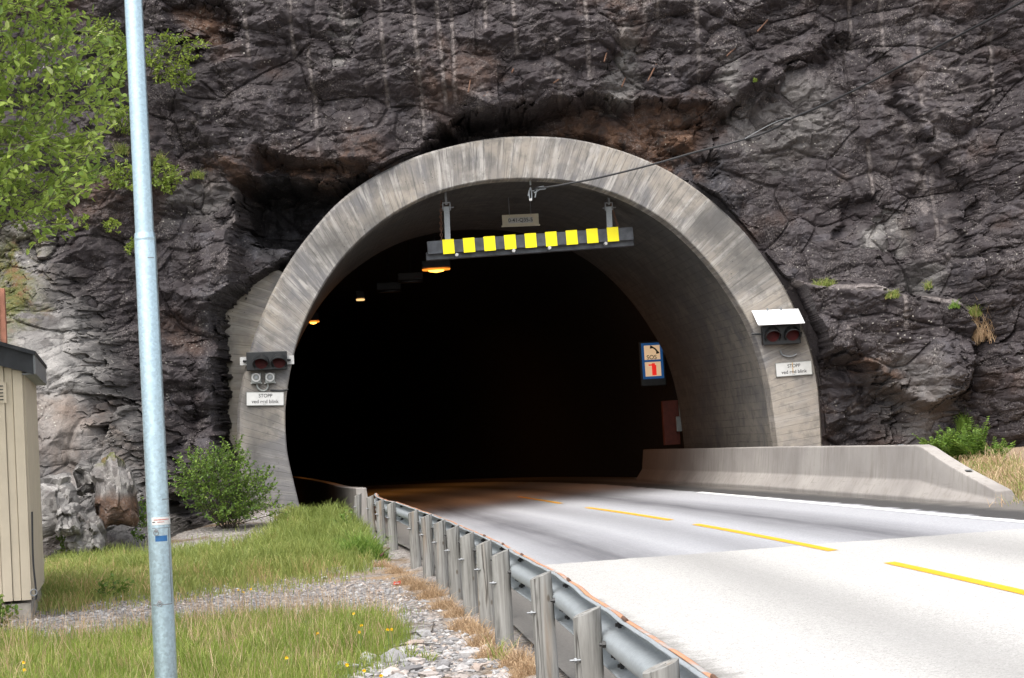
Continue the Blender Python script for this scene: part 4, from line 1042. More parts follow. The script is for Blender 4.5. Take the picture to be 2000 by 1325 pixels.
# lamps under the tunnel roof
M['lampglow'] = m_emit('sodium_glow', (1.0, 0.30, 0.03), 0.5); M['lampcore'] = m_emit('lamp_core', (1.0, 0.42, 0.06), 2.2)
M['lampoff'] = m_emit('dim_lamp', (1.0, 0.62, 0.25), 0.5)
def lamp(u, v, Y, wpx, hpx, lit, label):
    c = atY(u, v, Y); px = Y / FPX
    hd = radians(14); fa = np.array([cos(hd * .3), sin(hd * .3), 0]); fb = np.cross(ZAX, fa)
    t = thing('tunnel_lamp', label, 'tunnel lamp', c, 'lamps under the tunnel roof')
    h_ = 15 * px
    MB().box(c + ZAX * (h_ * 0.5 + 0.04), (wpx * px, 0.35, h_), (fa, fb, ZAX)).build('housing', M['black'], t, bevel=0.02)
    MB().tube([c + ZAX * h_, c + ZAX * (h_ + 0.9)], 0.02, 6).build('stem', M['black'], t)
    V = []; k = 20
    for j, (rs, dz) in enumerate(((1.0, 0.02), (0.95, -0.02), (0.6, -hpx * px * 0.25), (0.0, -hpx * px * 0.3))):
        for i in range(k): V.append(c + fa * rs * cos(2 * pi * i / k) * wpx * px * 0.5 + fb * rs * sin(2 * pi * i / k) * 0.17 + ZAX * dz)
    F = [[j * k + i, j * k + (i + 1) % k, (j + 1) * k + (i + 1) % k, (j + 1) * k + i] for j in range(3) for i in range(k)]
    MB().add(V, F).build('lamp_glass', {2: M['lampglow'], 1: M['lampoff'], 0: M['black']}[lit], t, smooth=True)
    if lit == 2:
        V = [p for p in (c + fa * (cos(2 * pi * i / k) * wpx * px * 0.30 * rs) + fb * sin(2 * pi * i / k) * 0.16 * rs + ZAX * dz for rs, dz in ((1, 0.0), (0.85, -hpx * px * 0.6), (0, -hpx * px)) for i in range(k))]
        MB().add(V, [[j * k + i, j * k + (i + 1) % k, (j + 1) * k + (i + 1) % k, (j + 1) * k + i] for j in range(2) for i in range(k)]).build('bulb', M['lampcore'], t, smooth=True)
        ld = bpy.data.lights.new('lamp_light', 'AREA'); ld.shape = 'RECTANGLE'; ld.size = wpx * px * 0.8; ld.size_y = 0.3; ld.energy = 45; ld.color = (1.0, 0.36, 0.06)
        lo_ = bpy.data.objects.new('lamp_light', ld); COL.objects.link(lo_); lo_.parent = t; lo_.location = (0, 0, -0.16)
lamp(852, 527, 47.0, 56, 6, 2, 'brightest orange tunnel lamp, just below the left end of the height bar')
lamp(802, 551, 50.0, 50, 3, 0, 'unlit dark tunnel lamp box next to the brightest orange lamp')
lamp(760, 570, 53.0, 48, 3, 0, 'unlit dark tunnel lamp box next to the small pale lamp')
lamp(704, 586, 55.5, 17, 6, 1, 'small pale yellow tunnel lamp, middle of the lit three')
lamp(612, 629, 63.0, 24, 5, 2, 'orange tunnel lamp beside the left inner edge of the arch')

# SOS sign, cabinet, box
c = atY(1274.5, 705, 48.6); px = 48.6 / FPX
hs_ = radians(2); sa = np.array([cos(hs_), sin(hs_), 0]); sb = np.array([-0.065, 0, 1.0]); sb -= sa * (sa @ sb); sb /= np.linalg.norm(sb); sn = np.cross(sa, sb)
sos = thing('emergency_sign', 'lit blue and white SOS telephone and fire extinguisher sign inside the tunnel', 'sign', c)
M['signlit'] = m_emit('lit_panel', (0.72, 0.50, 0.30), 0.26); M['signblue'] = m_emit('lit_blue', (0.02, 0.12, 0.36), 0.12)
M['signred'] = m_emit('lit_red', (0.5, 0.015, 0.01), 0.5)
MB().box(c - sn * 0.06 - sb * 0.07, (50 * px, 88 * px, 0.10), (sa, sb, sn)).build('cabinet', M['black'], sos, bevel=0.02)
MB().box(c, (41 * px, 70 * px, 0.03), (sa, sb, sn)).build('blue_panel', M['signblue'], sos)
for dv, nm in ((16.2, 'telephone_panel'), (-16.2, 'extinguisher_panel')):
    MB().box(c + sb * dv * px + sn * 0.017, (31 * px, 28 * px, 0.006), (sa, sb, sn)).build(nm, M['signlit'], sos, bevel=0.002)
m = MB(); P = [c + sn * 0.03 + sa * x * px + sb * y * px for x, y in [(-3.5, 27), (1, 26), (6, 23), (9.5, 18), (11, 13.5)]]
m.tube(list(spline(P, 12)), [0.045, 0.045, 0.03, 0.022, 0.022, 0.022, 0.022, 0.022, 0.022, 0.03, 0.045, 0.045], 6); m.build('handset', M['letter'], sos)
text_mesh('lettering', 'SOS', c + sn * 0.024 + sb * 6.6 * px - sa * 1.5 * px, sa, sb, sn, 0.155, M['letter'], sos)
m = MB(); m.box(c + sn * 0.026 + sb * -18.5 * px + sa * 2 * px, (8.5 * px, 20 * px, 0.008), (sa, sb, sn)); m.box(c + sn * 0.026 + sb * -7 * px + sa * 1 * px, (6 * px, 4 * px, 0.008), (sa, sb, sn))
m.box(c + sn * 0.0265 + sb * -8.2 * px - sa * 4.5 * px, (8 * px, 2.6 * px, 0.008), (sa, sb, sn)); m.build('extinguisher_symbol', M['signred'], sos)
c = atY(1310, 826, 47.5); px = 47.5 / FPX
ocab = thing('emergency_cabinet', 'dim orange cabinet behind the barrier inside the tunnel, below the SOS sign', 'cabinet', c)
MB().box(c, (31 * px, 86 * px, 0.3), (sa, sb, sn)).build('body', M['orange'], ocab, bevel=0.01)
MB().box(c + sn * 0.16 - sa * 2 * px, (24 * px, 76 * px, 0.02), (sa, sb, sn)).build('door', M['orange'], ocab, bevel=0.004)
c2 = atY(1329, 828, 47.1)
gb = thing('switch_box', 'small grey box fixed at the right side of the dim orange cabinet', 'box', c2)
MB().box(c2, (16 * px, 29 * px, 0.12), (sa, sb, sn)).build('case', M['greybox'], gb, bevel=0.01)
MB().tube([c2 + sb * 14 * px, c2 + sb * 60 * px], 0.02, 6).build('conduit', M['greybox'], gb)

# ================================================================== concrete barriers
def barrier(path, prof, hf, mat, parent, soot, base=roadz):
    n, k = len(path), len(prof)
    T = np.gradient(path, axis=0); T /= np.linalg.norm(T, axis=1)[:, None]; N = np.stack([T[:, 1], -T[:, 0]], 1)
    V = []; A = []
    for i in range(n):
        x0, y0 = path[i]; b0 = base(x0, y0)
        fl = 1 - min(1, max(0, (1 - hf[i]) * 1.25))
        for (ox, hz) in prof:
            oo = ox if ox > 0.3 else 0.20 + (ox - 0.20) * (0.25 + 0.75 * fl) if hf[i] < 1 else ox
            p = path[i] + N[i] * oo
            V.append((p[0], p[1], b0 + (hz * hf[i] if hz > 0 else hz))); A.append(soot(y0))
    F = gridfaces(n, k).tolist() + [list(range(k))[::-1], [(n - 1) * k + q for q in range(k)]]
    o = npmesh('concrete_body', V, F, mat, parent, attrs={'soot': A})
    md = o.modifiers.new('bevel', 'BEVEL'); md.width = 0.018; md.segments = 2; md.limit_method = 'ANGLE'; md.angle_limit = radians(25)
    return o
RB = [(1918, 987), (1880, 985.5), (1830, 983.5), (1775, 980), (1640, 969.5), (1500, 957.5), (1420, 952), (1355, 948), (1290, 943.5), (1243, 940)]
rbp = spline([onroad(*p)[:2] for p in RB], 90)
y_a, y_b = onroad(1918, 987)[1], onroad(1772, 980)[1]
hf = [float(np.interp(p[1], [y_a, y_b], [0.22, 1.0])) for p in rbp]
rb = thing('concrete_barrier', 'long pale concrete barrier with a sloped near end right of the road', 'barrier', (rbp[0][0], rbp[0][1], roadz(*rbp[0])))
barrier(rbp, [(0, -0.15), (0, 0.07), (0.17, 0.31), (0.235, 0.83), (0.45, 0.83), (0.52, 0.31), (0.62, 0.0), (0.62, -0.15)], hf, M['barrier'], rb, lambda y: float(np.clip((y - 40) / 9, 0, 0.85)))  # body coloured darker towards its far end
for q in (0.16, 0.045):
    i = int(len(rbp) * q); nn = np.array([0.99, 0.1])
    zz = roadz(*rbp[i]) + 0.83 * hf[i]
    MB().box((rbp[i][0] + 0.345, rbp[i][1], zz + 0.004), (0.09, 0.10, 0.012)).build('lifting_eye', M['steel'], rb)
LBP = [onroad(686, 957, 0.84)[:2], onroad(664, 951, 0.84)[:2], onroad(640, 944.5, 0.84)[:2], onroad(610, 938, 0.84)[:2], onroad(580, 933, 0.84)[:2], onroad(560, 930, 0.84)[:2]]
LBP = [p + np.array([0, 1.1]) if k == 0 else p for k, p in enumerate(LBP)]
lbp = spline(LBP, 60)
lb = thing('concrete_barrier', 'dark-stained concrete barrier running into the tunnel from the end of the guardrail', 'barrier', (lbp[0][0], lbp[0][1], roadz(*lbp[0])))
barrier(lbp, [(0, -0.2), (0.0, 0.84), (0.21, 0.84), (0.27, 0.32), (0.42, 0.07), (0.42, -0.2)], [1.0] * len(lbp), M['barrier'], lb, lambda y: float(np.clip(0.05 + (y - 38.5) / 11, 0, 0.9)))  # body coloured darker the farther in it runs

# ================================================================== guardrail
PP[-1] = atY(699, 966, 36.5)
grail = thing('guardrail', 'steel W-beam guardrail on weathered timber posts curving along the left road edge', 'guardrail', (PP[2][0], PP[2][1], PP[2][2] - 0.75))
def bd(d): return d / np.linalg.norm(d)
for i, p in enumerate(PP):
    R_ = 0.072; rnd = random.Random(i); k = 14
    lean = np.array([rnd.uniform(-.012, .012), rnd.uniform(-.01, .01)])
    if i == 13: lean = np.array([-0.055, 0])
    j = min(max(i, 1), 12); tdir = bd((PP[j + 1] - PP[j - 1])[:2]); nd = np.array([tdir[1], -tdir[0]])
    zg = min(float(terrain(p[0], p[1])), p[2] - 0.6) - 0.12
    L = p[2] - zg; V = []; rows_ = 12
    for r in range(rows_ + 1):
        q = r / rows_; z = zg + L * q
        for a_ in range(k):
            th = 2 * pi * a_ / k
            rr_ = R_ * (1 + 0.035 * sin(3 * th + i) + 0.03 * rnd.uniform(-1, 1) * 0.4) * (1.05 - 0.06 * q)
            cx = p[0] + rr_ * cos(th) + lean[0] * (q - 1) * -1; cy = p[1] + rr_ * sin(th)
            # flattened towards the camera side a little
            zz = z
            if r == rows_: zz = z + ((cx - p[0]) * nd[0] + (cy - p[1]) * nd[1]) * 0.36 - 0.008
            V.append((cx + lean[0] * L * (q - 1) * -1 * 0.0, cy, zz))
    F = gridfaces(rows_ + 1, k).tolist() + [[r * k + k - 1, r * k, (r + 1) * k, (r + 1) * k + k - 1] for r in range(rows_)] + [[rows_ * k + a_ for a_ in range(k)]]
    po = npmesh('post', V, F, M['post'], grail)
    for pg in po.data.polygons: pg.use_smooth = True
    po.data.set_sharp_from_angle(angle=radians(40))
    # through-bolt sticking out on the field side
    bc = np.array([p[0], p[1], p[2] - 0.24]) - np.append(nd * 0.05, 0) - np.append(tdir * 0.055, 0)
    MB().tube([bc, bc - np.append(nd * 0.055, 0)], 0.007, 6).tube([bc - np.append(nd * 0.02, 0), bc - np.append(nd * 0.032, 0)], 0.015, 6).build('through_bolt', M['steel'], grail)
RP = [(1.02, -5), (0.93, -1), (0.80, 2.5), (0.63, 5.0)] + [(p[0], p[1]) for p in PP[:13]] + [(-3.05, 37.3)]
rp = spline(RP, 260)
T = np.gradient(rp, axis=0); T /= np.linalg.norm(T, axis=1)[:, None]; N = np.stack([T[:, 1], -T[:, 0]], 1)
WPROF = spline([(0.145, 0.012), (0.150, 0.030), (0.143, 0.058), (0.120, 0.088), (0.092, 0.092), (0.070, 0.078), (0.050, 0.022), (0.026, -0.012), (-0.026, -0.012), (-0.050, 0.022), (-0.070, 0.078), (-0.092, 0.092), (-0.120, 0.088), (-0.143, 0.050), (-0.150, 0.014)], 44)
def railtop(y): return float(np.interp(y, [p[1] for p in PP], [p[2] for p in PP])) if y > PP[0][1] else roadz(railx(y), y) + 0.71
V = []; UVs = []
for i, (x, y) in enumerate(rp):
    zt = railtop(y) - 0.165 + 0.006 * fbm(y * 0.9, 3.0, 3, 120)
    dn = 0.01 * fbm(y * 0.7, 1.0, 3, 121)
    for (hz, dp) in WPROF:
        q = np.array([x, y]) + N[i] * (0.088 + dp + dn); V.append((q[0], q[1], zt + hz + (0.012 * fbm(y * 1.1, 7.0, 3, 122) if hz > 0.12 else 0)))
F = gridfaces(len(rp), len(WPROF))
beam = npmesh('rail', V, F, M['galv'], grail, smooth=True)
md = beam.modifiers.new('sheet', 'SOLIDIFY'); md.thickness = 0.004
# rust-orange upper lip
V = []
for i, (x, y) in enumerate(rp):
    zt = railtop(y) - 0.165
    for (hz, dp) in [(0.1490, 0.036), (0.1508, 0.046), (0.148, 0.058), (0.143, 0.068)]:
        q = np.array([x, y]) + N[i] * (0.088 + dp + 0.01 * fbm(y * 0.7, 1.0, 3, 121)); V.append((q[0], q[1], zt + hz + 0.001 + 0.012 * fbm(y * 1.1, 7.0, 3, 122)))
le = npmesh('rusty_lip', V, gridfaces(len(rp), 4), M['rust_edge'], grail, smooth=True)
md = le.modifiers.new('sheet', 'SOLIDIFY'); md.thickness = 0.003; md.offset = 1
# splice bolts beside each post
for i, p in enumerate(PP[:13]):
    k = int(np.argmin((rp[:, 1] - (p[1] - 0.16)) ** 2)); zt = railtop(rp[k][1]) - 0.165
    for (hz, dp) in [(0.098, 0.085), (0.006, 0.0), (-0.055, 0.055), (-0.105, 0.085)]:
        q = rp[k] + N[k] * (0.074 + dp); c = np.array([q[0], q[1], zt + hz]); nv = np.append(N[k], 0)
        MB().tube([c + nv * 0.01, c - nv * 0.035], 0.010, 6).tube([c - nv * 0.004, c - nv * 0.022], 0.019, 6).build('bolt', M['bolt'], grail)
for i in range(0, 6):
    p = PP[i]; k = int(np.argmin((rp[:, 1] - (p[1] - 0.45)) ** 2)); zt = railtop(rp[k][1]); q = rp[k] + N[k] * 0.13
    MB().tube([(q[0] - T[k][0] * .06, q[1] - T[k][1] * .06, zt - 0.012), (q[0] + T[k][0] * .06, q[1] + T[k][1] * .06, zt - 0.006)], 0.010, 8).build('reflector_clip', M['chain'], grail, smooth=True)

# ================================================================== steel pole
pb = atY(324.5, 1325, 12.0); pz0 = float(terrain(pb[0], 12.0))
pole = thing('lamp_pole', 'tall galvanised steel pole with stickers and a stepped collar beside the grass', 'pole', (pb[0], 12.0, pz0))
def pole_at(v): u = 260.5 + (324.5 - 260.5) * v / 1325; return atY(u, v, 12.0)
bot, topv = pole_at(1325), pole_at(0)
dz = (bot - topv) / (bot[2] - topv[2])
def pxy(z): return bot + dz * (z - bot[2])
zc = pole_at(456)[2]; r_low = 21.8 * 12 / FPX; r_up0 = 18.4 * 12 / FPX; r_top = 17.2 * 12 / FPX
def lathe_pole(name, segs, mat, parent=pole, n=40):
    V = []; 
    for z, r in segs:
        c = pxy(z)
        for k in range(n): V.append((c[0] + r * cos(2 * pi * k / n), c[1] + r * sin(2 * pi * k / n), z))
    m = len(segs); F = [[i * n + k, i * n + (k + 1) % n, (i + 1) * n + (k + 1) % n, (i + 1) * n + k] for i in range(m - 1) for k in range(n)] + [list(range((m - 1) * n, m * n))]
    o = npmesh(name, V, F, mat, parent, smooth=True); o.data.set_sharp_from_angle(angle=radians(40)); return o
lathe_pole('lower_tube', [(pz0 - 0.3, r_low * 1.02), (zc - 0.035, r_low * 0.965), (zc - 0.012, r_low * 0.93), (zc, r_up0 * 1.08)], M['pole'])
lathe_pole('collar', [(zc - 0.05, r_low * 0.975), (zc - 0.036, r_low * 0.985), (zc - 0.034, r_low * 0.96)], M['pole'])
lathe_pole('upper_tube', [(zc - 0.02, r_up0), (zc + 1.5, r_up0 * 0.97), (8.5, r_top * 0.75)], M['pole'])
def curved_patch(name, v0, v1, u0, u1, rad, lift, mat, parent=pole, rounded=0.0, lean=True):
    """a sheet bent round the pole, between two heights and two image columns"""
    z0, z1 = pole_at(v1)[2], pole_at(v0)[2]; zm = (z0 + z1) / 2
    rad = r_low * float(np.interp(zm, [pz0 - 0.3, zc - 0.035], [1.02, 0.965]))
    cu, _ = proj(pxy(zm)); hw = rad * FPX / 12
    a0, a1 = math.asin(np.clip((u0 - cu) / hw, -1, 1)), math.asin(np.clip((u1 - cu) / hw, -1, 1))
    vd = np.array([pxy(zm)[0], 12.0]); vd /= np.linalg.norm(vd); base = atan2(-vd[1], -vd[0])
    V = []; n1, n2 = 12, 8
    for i in range(n1):
        for j in range(n2):
            s = j / (n2 - 1); z = z0 + (z1 - z0) * s; c = pxy(z); rad = r_low * float(np.interp(z, [pz0 - 0.3, zc - 0.035], [1.02, 0.965]))
            sh = 1.0
            if rounded: sh = 1 - rounded * (1 - sqrt(max(0, 1 - max(0, abs(2 * s - 1) - 0.9) ** 2 / 0.01)))
            th = base + (a0 + (a1 - a0) * (0.5 + (i / (n1 - 1) - 0.5) * sh))
            V.append((c[0] + (rad + lift) * cos(th), c[1] + (rad + lift) * sin(th), z))
    return npmesh(name, V, gridfaces(n1, n2), mat, parent, smooth=True)
rl = r_low
hatch = curved_patch('hatch_door', 1031, 1180, 299, 332.5, rl, 0.0035, M['pole'])

for (v0_, v1_, ua_, ub_) in [(1178.6, 1180.4, 300.5, 334.5), (1030.4, 1031.6, 298, 331.5)]:
    curved_patch('hatch_seam', v0_, v1_, ua_, ub_, rl, 0.0045, M['steel'])
for k_ in range(6):
    va_ = 1031 + 149 * k_ / 6; vb_ = 1031 + 149 * (k_ + 1) / 6; du_ = (va_ + vb_) / 2 * 0.0483 - 53.3
    curved_patch('hatch_seam', va_, vb_, 330.2 + du_, 331.2 + du_, rl, 0.0045, M['steel'])
curved_patch('paper_sticker', 1010, 1025, 297, 332, rl * 0.99, 0.003, M['signwhite'])
curved_patch('blue_label', 1046, 1057, 304, 325, rl * 0.99, 0.0062, M['blue'])
M['printred'] = m_plain('red_print', (0.45, 0.12, 0.10), 0.6)
curved_patch('print_line', 1014.2, 1015.6, 300.5, 328, rl * 0.99, 0.0045, M['printred'])
curved_patch('print_line', 1018.6, 1020.2, 298.5, 303.0, rl * 0.99, 0.0045, M['letter'])
curved_patch('print_line', 1018.9, 1020.0, 307, 320, rl * 0.99, 0.0045, M['printred'])
for v_ in (1036, 1174):
    z = pole_at(v_)[2]; c = pxy(z); cu, _ = proj(c); th = -pi / 2 - atan2(c[0], 12) * 1.0 - 0.22
    d = np.array([cos(th), sin(th), 0]); s_ = np.cross(d, ZAX)
    q = c + d * (rl + 0.004)
    m = MB().tube([q, q + d * 0.012], 0.012, 10)
    m.tube([q + d * 0.012 + s_ * 0.016 * cos(t_) + ZAX * (0.016 * sin(t_) - 0.014) for t_ in np.linspace(0, 2 * pi, 13)], 0.003, 5, False)
    m.build('hatch_screw', M['steel'], pole, smooth=True)
for (v_, u0_, u1_) in [(975, 316, 333), (1003, 326, 336), (505, 288, 300)]:
    curved_patch('scratch', v_, v_ + 1.6, u0_, u1_, rl * 0.99, 0.0035, M['steel'])

# ================================================================== hut
HY = 20.6; hpx = HY / FPX
hc = atY(62, 1168, HY); hx1 = hc[0]; hx0 = hx1 - 3.3; hz0 = hc[2]; hz1 = atY(56, 722, HY)[2]; hd_ = 2.8
hut = thing('service_hut', 'small beige timber hut with black bargeboard and louvred vent on a concrete footing', 'hut', (hx1, HY, hz0 - 0.3))
slope = math.tan(radians(17.5)); xr = hx0 + 1.65; zr = hz1 + slope * (hx1 - xr)
m = MB(); m.extrude([(hx0, hz0), (hx1, hz0), (hx1, hz1), (xr, zr), (hx0, hz1)], (0, HY + 0.02, 0), (1, 0, 0), (0, 0, 1), (0, hd_, 0)); m.build('wall', M['hut'], hut)
m = MB(); x = hx1; i = 0
while x > hx0 + 0.05:                                   # board-on-board cladding of the gable end
    wd_ = 0.105 if i % 2 == 0 else 0.085
    zt = hz1 + slope * (hx1 - x) if x > xr else hz1 + slope * (x - hx0)
    m.box((x - wd_ / 2, HY - (0.018 if i % 2 == 0 else 0.002), (hz0 - 0.02 + zt) / 2), (wd_, 0.022, zt - hz0 + 0.02)); x -= wd_ + 0.006; i += 1
m.build('cladding', M['hut'], hut, bevel=0.003)
m = MB()
for k in range(14): m.box((hx1 + 0.012, HY + 0.1 + k * 0.2, (hz0 + hz1) / 2), (0.022, 0.12, hz1 - hz0))
m.build('side_cladding', M['hut'], hut)
ov = 0.10; ex = hx1 + 0.13
m = MB(); m.extrude([(ex, hz1 - slope * 0.13 + 0.22), (xr, zr + 0.24), (xr, zr - 0.02), (ex, hz1 - slope * 0.13 - 0.02)], (0, HY - ov - 0.03, 0), (1, 0, 0), (0, 0, 1), (0, 0.03, 0))
m.extrude([(hx0 - 0.13, hz1 - slope * 0.13 + 0.22), (xr, zr + 0.24), (xr, zr - 0.02), (hx0 - 0.13, hz1 - slope * 0.13 - 0.02)], (0, HY - ov - 0.03, 0), (1, 0, 0), (0, 0, 1), (0, 0.03, 0))
m.build('bargeboard', M['hutroof'], hut)
m = MB(); m.extrude([(ex + 0.03, hz1 - slope * 0.16 + 0.20), (xr, zr + 0.23), (hx0 - 0.16, hz1 - slope * 0.16 + 0.20), (hx0 - 0.16, hz1 - slope * 0.16 + 0.245), (xr, zr + 0.275), (ex + 0.03, hz1 - slope * 0.16 + 0.245)],
                    (0, HY - ov - 0.06, 0), (1, 0, 0), (0, 0, 1), (0, hd_ + 0.25, 0)); m.build('roof', M['hutroof'], hut)
m = MB(); m.box((ex + 0.008, HY + hd_ / 2 - 0.05, hz1 - slope * 0.13 + 0.09), (0.025, hd_ + 0.14, 0.21)); m.box((ex - 0.06, HY + hd_ / 2 - 0.03, hz1 - slope * 0.13 - 0.01), (0.13, hd_ + 0.10, 0.02)); m.build('eaves_board', M['redwood_pale'] if 'redwood_pale' in M else M['steel'], hut)
fc = atY(70, 1208, HY)
MB().box(((hx0 + hx1) / 2 - 0.01, HY + hd_ / 2, (hz0 - 0.06 + fc[2] - 0.4) / 2), (3.3, hd_ - 0.02, hz0 - 0.05 - fc[2] + 0.4)).build('footing', M['footing'], hut, bevel=0.01)
vc = atY(6, 768, HY); m = MB()
m.box((vc[0] - 0.04, HY - 0.035, vc[2]), (0.17, 0.02, 0.23)); vent = m.build('vent', M['hut'], hut)
m = MB()
for k in range(5): m.box((vc[0] - 0.05, HY - 0.048, vc[2] + 0.075 - k * 0.038), (0.125, 0.006, 0.012))
lv = m.build('louvres', M['bolt'], vent)
lv.location = (0, 0, 0)
P = spline([atY(60, 1000, HY - 0.06), atY(62, 1090, HY - 0.06), atY(66, 1140, HY - 0.07), atY(68, 1165, HY - 0.08), atY(66, 1172, HY - 0.09)], 24)
MB().tube(list(P), 0.012, 6).build('wall_cable', M['cable'], hut, smooth=True)
rc = atY(62, 1158, HY - 0.10)
MB().tube([rc + np.array([0.035 * cos(t_), 0, 0.035 * sin(t_)]) for t_ in np.linspace(0, 2 * pi, 17)], 0.008, 6, False).build('cable_ring', M['steel'], hut, smooth=True)
hut.rotation_euler = (0, 0, radians(12.0))
wp = atY(4, 578, 25.5)
pst = MB().box((wp[0], 25.5, wp[2] / 2 - 0.05), (0.085, 0.06, wp[2] + 0.3)).box((wp[0] - 0.055, 25.45, wp[2] / 2 - 0.09), (0.02, 0.05, wp[2] + 0.2)).build('wooden_post', M['redwood'], None, bevel=0.006)
tag(pst, 'reddish brown wooden post rising behind the hut roof', 'post')
#%%PLANTS

# ================================================================== plants, stones and small things
def onground(u, v):
    d = ray(u, v); t = 15.0
    lo_, hi_ = 3.0, 60.0
    for _ in range(50):
        mid_ = 0.5 * (lo_ + hi_); p = CAM + d * mid_ / d[1]
        if p[2] > float(terrain(p[0], p[1])): lo_ = mid_
        else: hi_ = mid_
    return CAM + d * lo_ / d[1]
def unit(a): return a / (np.linalg.norm(a, axis=-1, keepdims=True) + 1e-9)
def rvec(n): return unit(rng.normal(size=(n, 3)))
def leaf_mesh(name, P, D, L, W, mat, parent, rnd, flat=0.5):
    n = len(P); U = unit(np.array([0, 0, 1.0]) * flat + rvec(n) * 0.7); Sd = unit(np.cross(D, U)); U = np.cross(Sd, D)
    L = L[:, None]; W = W[:, None]; dr = -U * L * 0.12
    V = np.stack([P, P + D * L * .32 + Sd * W * .44 + U * W * .12, P + D * L * .68 + Sd * W * .40 + U * W * .10 + dr * .5, P + D * L + dr, P + D * L * .68 - Sd * W * .40 + U * W * .10 + dr * .5, P + D * L * .32 - Sd * W * .44 + U * W * .12], 1)
    b = np.arange(n)[:, None] * 6
    F = np.concatenate([b + np.array([0, 1, 2, 3]), b + np.array([0, 3, 4, 5])], 1).reshape(-1, 4)
    return npmesh(name, V.reshape(-1, 3), F, mat, parent, attrs={'rnd': np.repeat(rnd, 6)})
def blade_mesh(name, P, H, W, lean, droop, mat, parent, rnd, facing=None):
    n = len(P); a = rng.uniform(0, 2 * pi, n); ld = np.stack([np.cos(a), np.sin(a), 0 * a], 1)
    f = rng.uniform(-1.0, 1.0, n); sd_ = np.stack([np.cos(f), np.sin(f), 0 * f], 1)
    H_ = H[:, None]; W_ = W[:, None]; ln = lean[:, None]; dp = droop[:, None]; up = np.array([0, 0, 1.0])
    p1 = P + up * H_ * .42 + ld * H_ * ln * .28; p2 = P + up * H_ * (.80 - .15 * dp) + ld * H_ * ln * .75; p3 = P + up * H_ * (1.0 - .65 * dp) + ld * H_ * ln * (1.35 + .3 * dp)
    V = np.stack([P - sd_ * W_ * .5, P + sd_ * W_ * .5, p1 - sd_ * W_ * .45, p1 + sd_ * W_ * .45, p2 - sd_ * W_ * .3, p2 + sd_ * W_ * .3, p3], 1)
    b = np.arange(n)[:, None] * 7
    F = np.concatenate([b + np.array(t) for t in ([0, 1, 3], [0, 3, 2], [2, 3, 5], [2, 5, 4], [4, 5, 6])], 1).reshape(-1, 3)
    return npmesh(name, V.reshape(-1, 3), F, mat, parent, attrs={'rnd': np.repeat(rnd, 7)})
def stuff(o, label, cat): tag(o, label, cat); o['kind'] = 'stuff'; return o
def scatter(n, xr_, yr_, polys, soft=10, keepleft=True, rare=0.0):
    global KLAST
    x = rng.uniform(*xr_, n); y = rng.uniform(*yr_, n); z = terrain(x, y)
    u, v = proj(np.stack([x, y, z], -1)); k = np.zeros(n)
    uw = u + 34 * fbm(x * 1.6, y * 1.6, 4, 150); vw = v + 18 * fbm(x * 1.6, y * 1.6, 4, 151)
    for p in polys: k = np.maximum(k, samp(rmask(p, soft), uw, vw))
    k = k * (0.35 + 0.65 * sstep(-0.42, -0.05, fbm(x * 2.1, y * 2.1, 3, 152)))
    ok = rng.uniform(0, 1, n) < k ** 1.6 + rare * (k > 0.02)
    if keepleft: ok &= x < railx(y) - 0.12
    KLAST = k[ok]
    return np.stack([x, y, z - 0.01], -1)[ok]
def patch(P, f, s): return np.clip(0.5 + 0.9 * fbm(P[:, 0] * f, P[:, 1] * f, 4, s), 0, 1)

# --- meadow in front, bank by the portal, dry grass on the right
P = scatter(200000, (-6.2, -0.3), (12.0, 20.0), [NEAR_GRASS], 22, True, 0.012); n = len(P); pt = patch(P, 1.1, 160); kh = 0.45 + 0.6 * KLAST
stuff(blade_mesh('grass', P, rng.uniform(.06, .27, n) * (0.45 + 0.95 * pt) * kh, rng.uniform(.003, .0065, n), rng.uniform(.05, .55, n), rng.uniform(0, .8, n) ** 2, M['grass'], None, np.clip(0.9 * patch(P, 2.3, 161) - 0.1 + rng.uniform(-.25, .40, n), 0, 1)), 'bright green meadow grass in front of the pole', 'grass')
P = scatter(6500, (-6.2, -0.3), (12.0, 20.5), [NEAR_GRASS, [(x, y - 25) for x, y in NEAR_GRASS]], 10); n = len(P)
stuff(blade_mesh('seed_stalks', P, rng.uniform(.25, .42, n), rng.uniform(.002, .004, n), rng.uniform(.05, .45, n), rng.uniform(0, .5, n), M['straw'], None, rng.uniform(0, 1, n)), 'thin pale seed stalks standing above the near grass', 'grass')
P = scatter(170000, (-10, -1.6), (21.0, 37.0), [FAR_GRASS], 18, True, 0.01); n = len(P); pt = patch(P, 0.7, 163); kh = 0.45 + 0.6 * KLAST
uu_, vv_ = proj(P); lush = sstep(560, 680, uu_) * sstep(1120, 1040, vv_)
stuff(blade_mesh('grass', P, rng.uniform(.08, .38, n) * (0.45 + 0.8 * pt + 0.5 * lush) * kh, rng.uniform(.006, .013, n), rng.uniform(.05, .6, n), rng.uniform(0, 1, n) ** 2 * (0.5 + 0.5 * lush), M['grass2'], None,
                 np.clip(0.7 * patch(P, 1.6, 164) - .05 + 0.18 * (1 - lush) + rng.uniform(-.2, .32, n) + 0.22 * sstep(1080, 1150, vv_) * (1 - lush), 0, 1)), 'yellow-green uncut grass on the bank below the left portal leg', 'grass')
RG = [(1815, 930), (1870, 912), (1935, 905), (2010, 925), (2300, 960), (2300, 1010), (1975, 990), (1945, 985), (1900, 962)]
P = scatter(42000, (5.5, 14), (23, 35), [RG], 6, False); n = len(P); pt = patch(P, 1.3, 167)
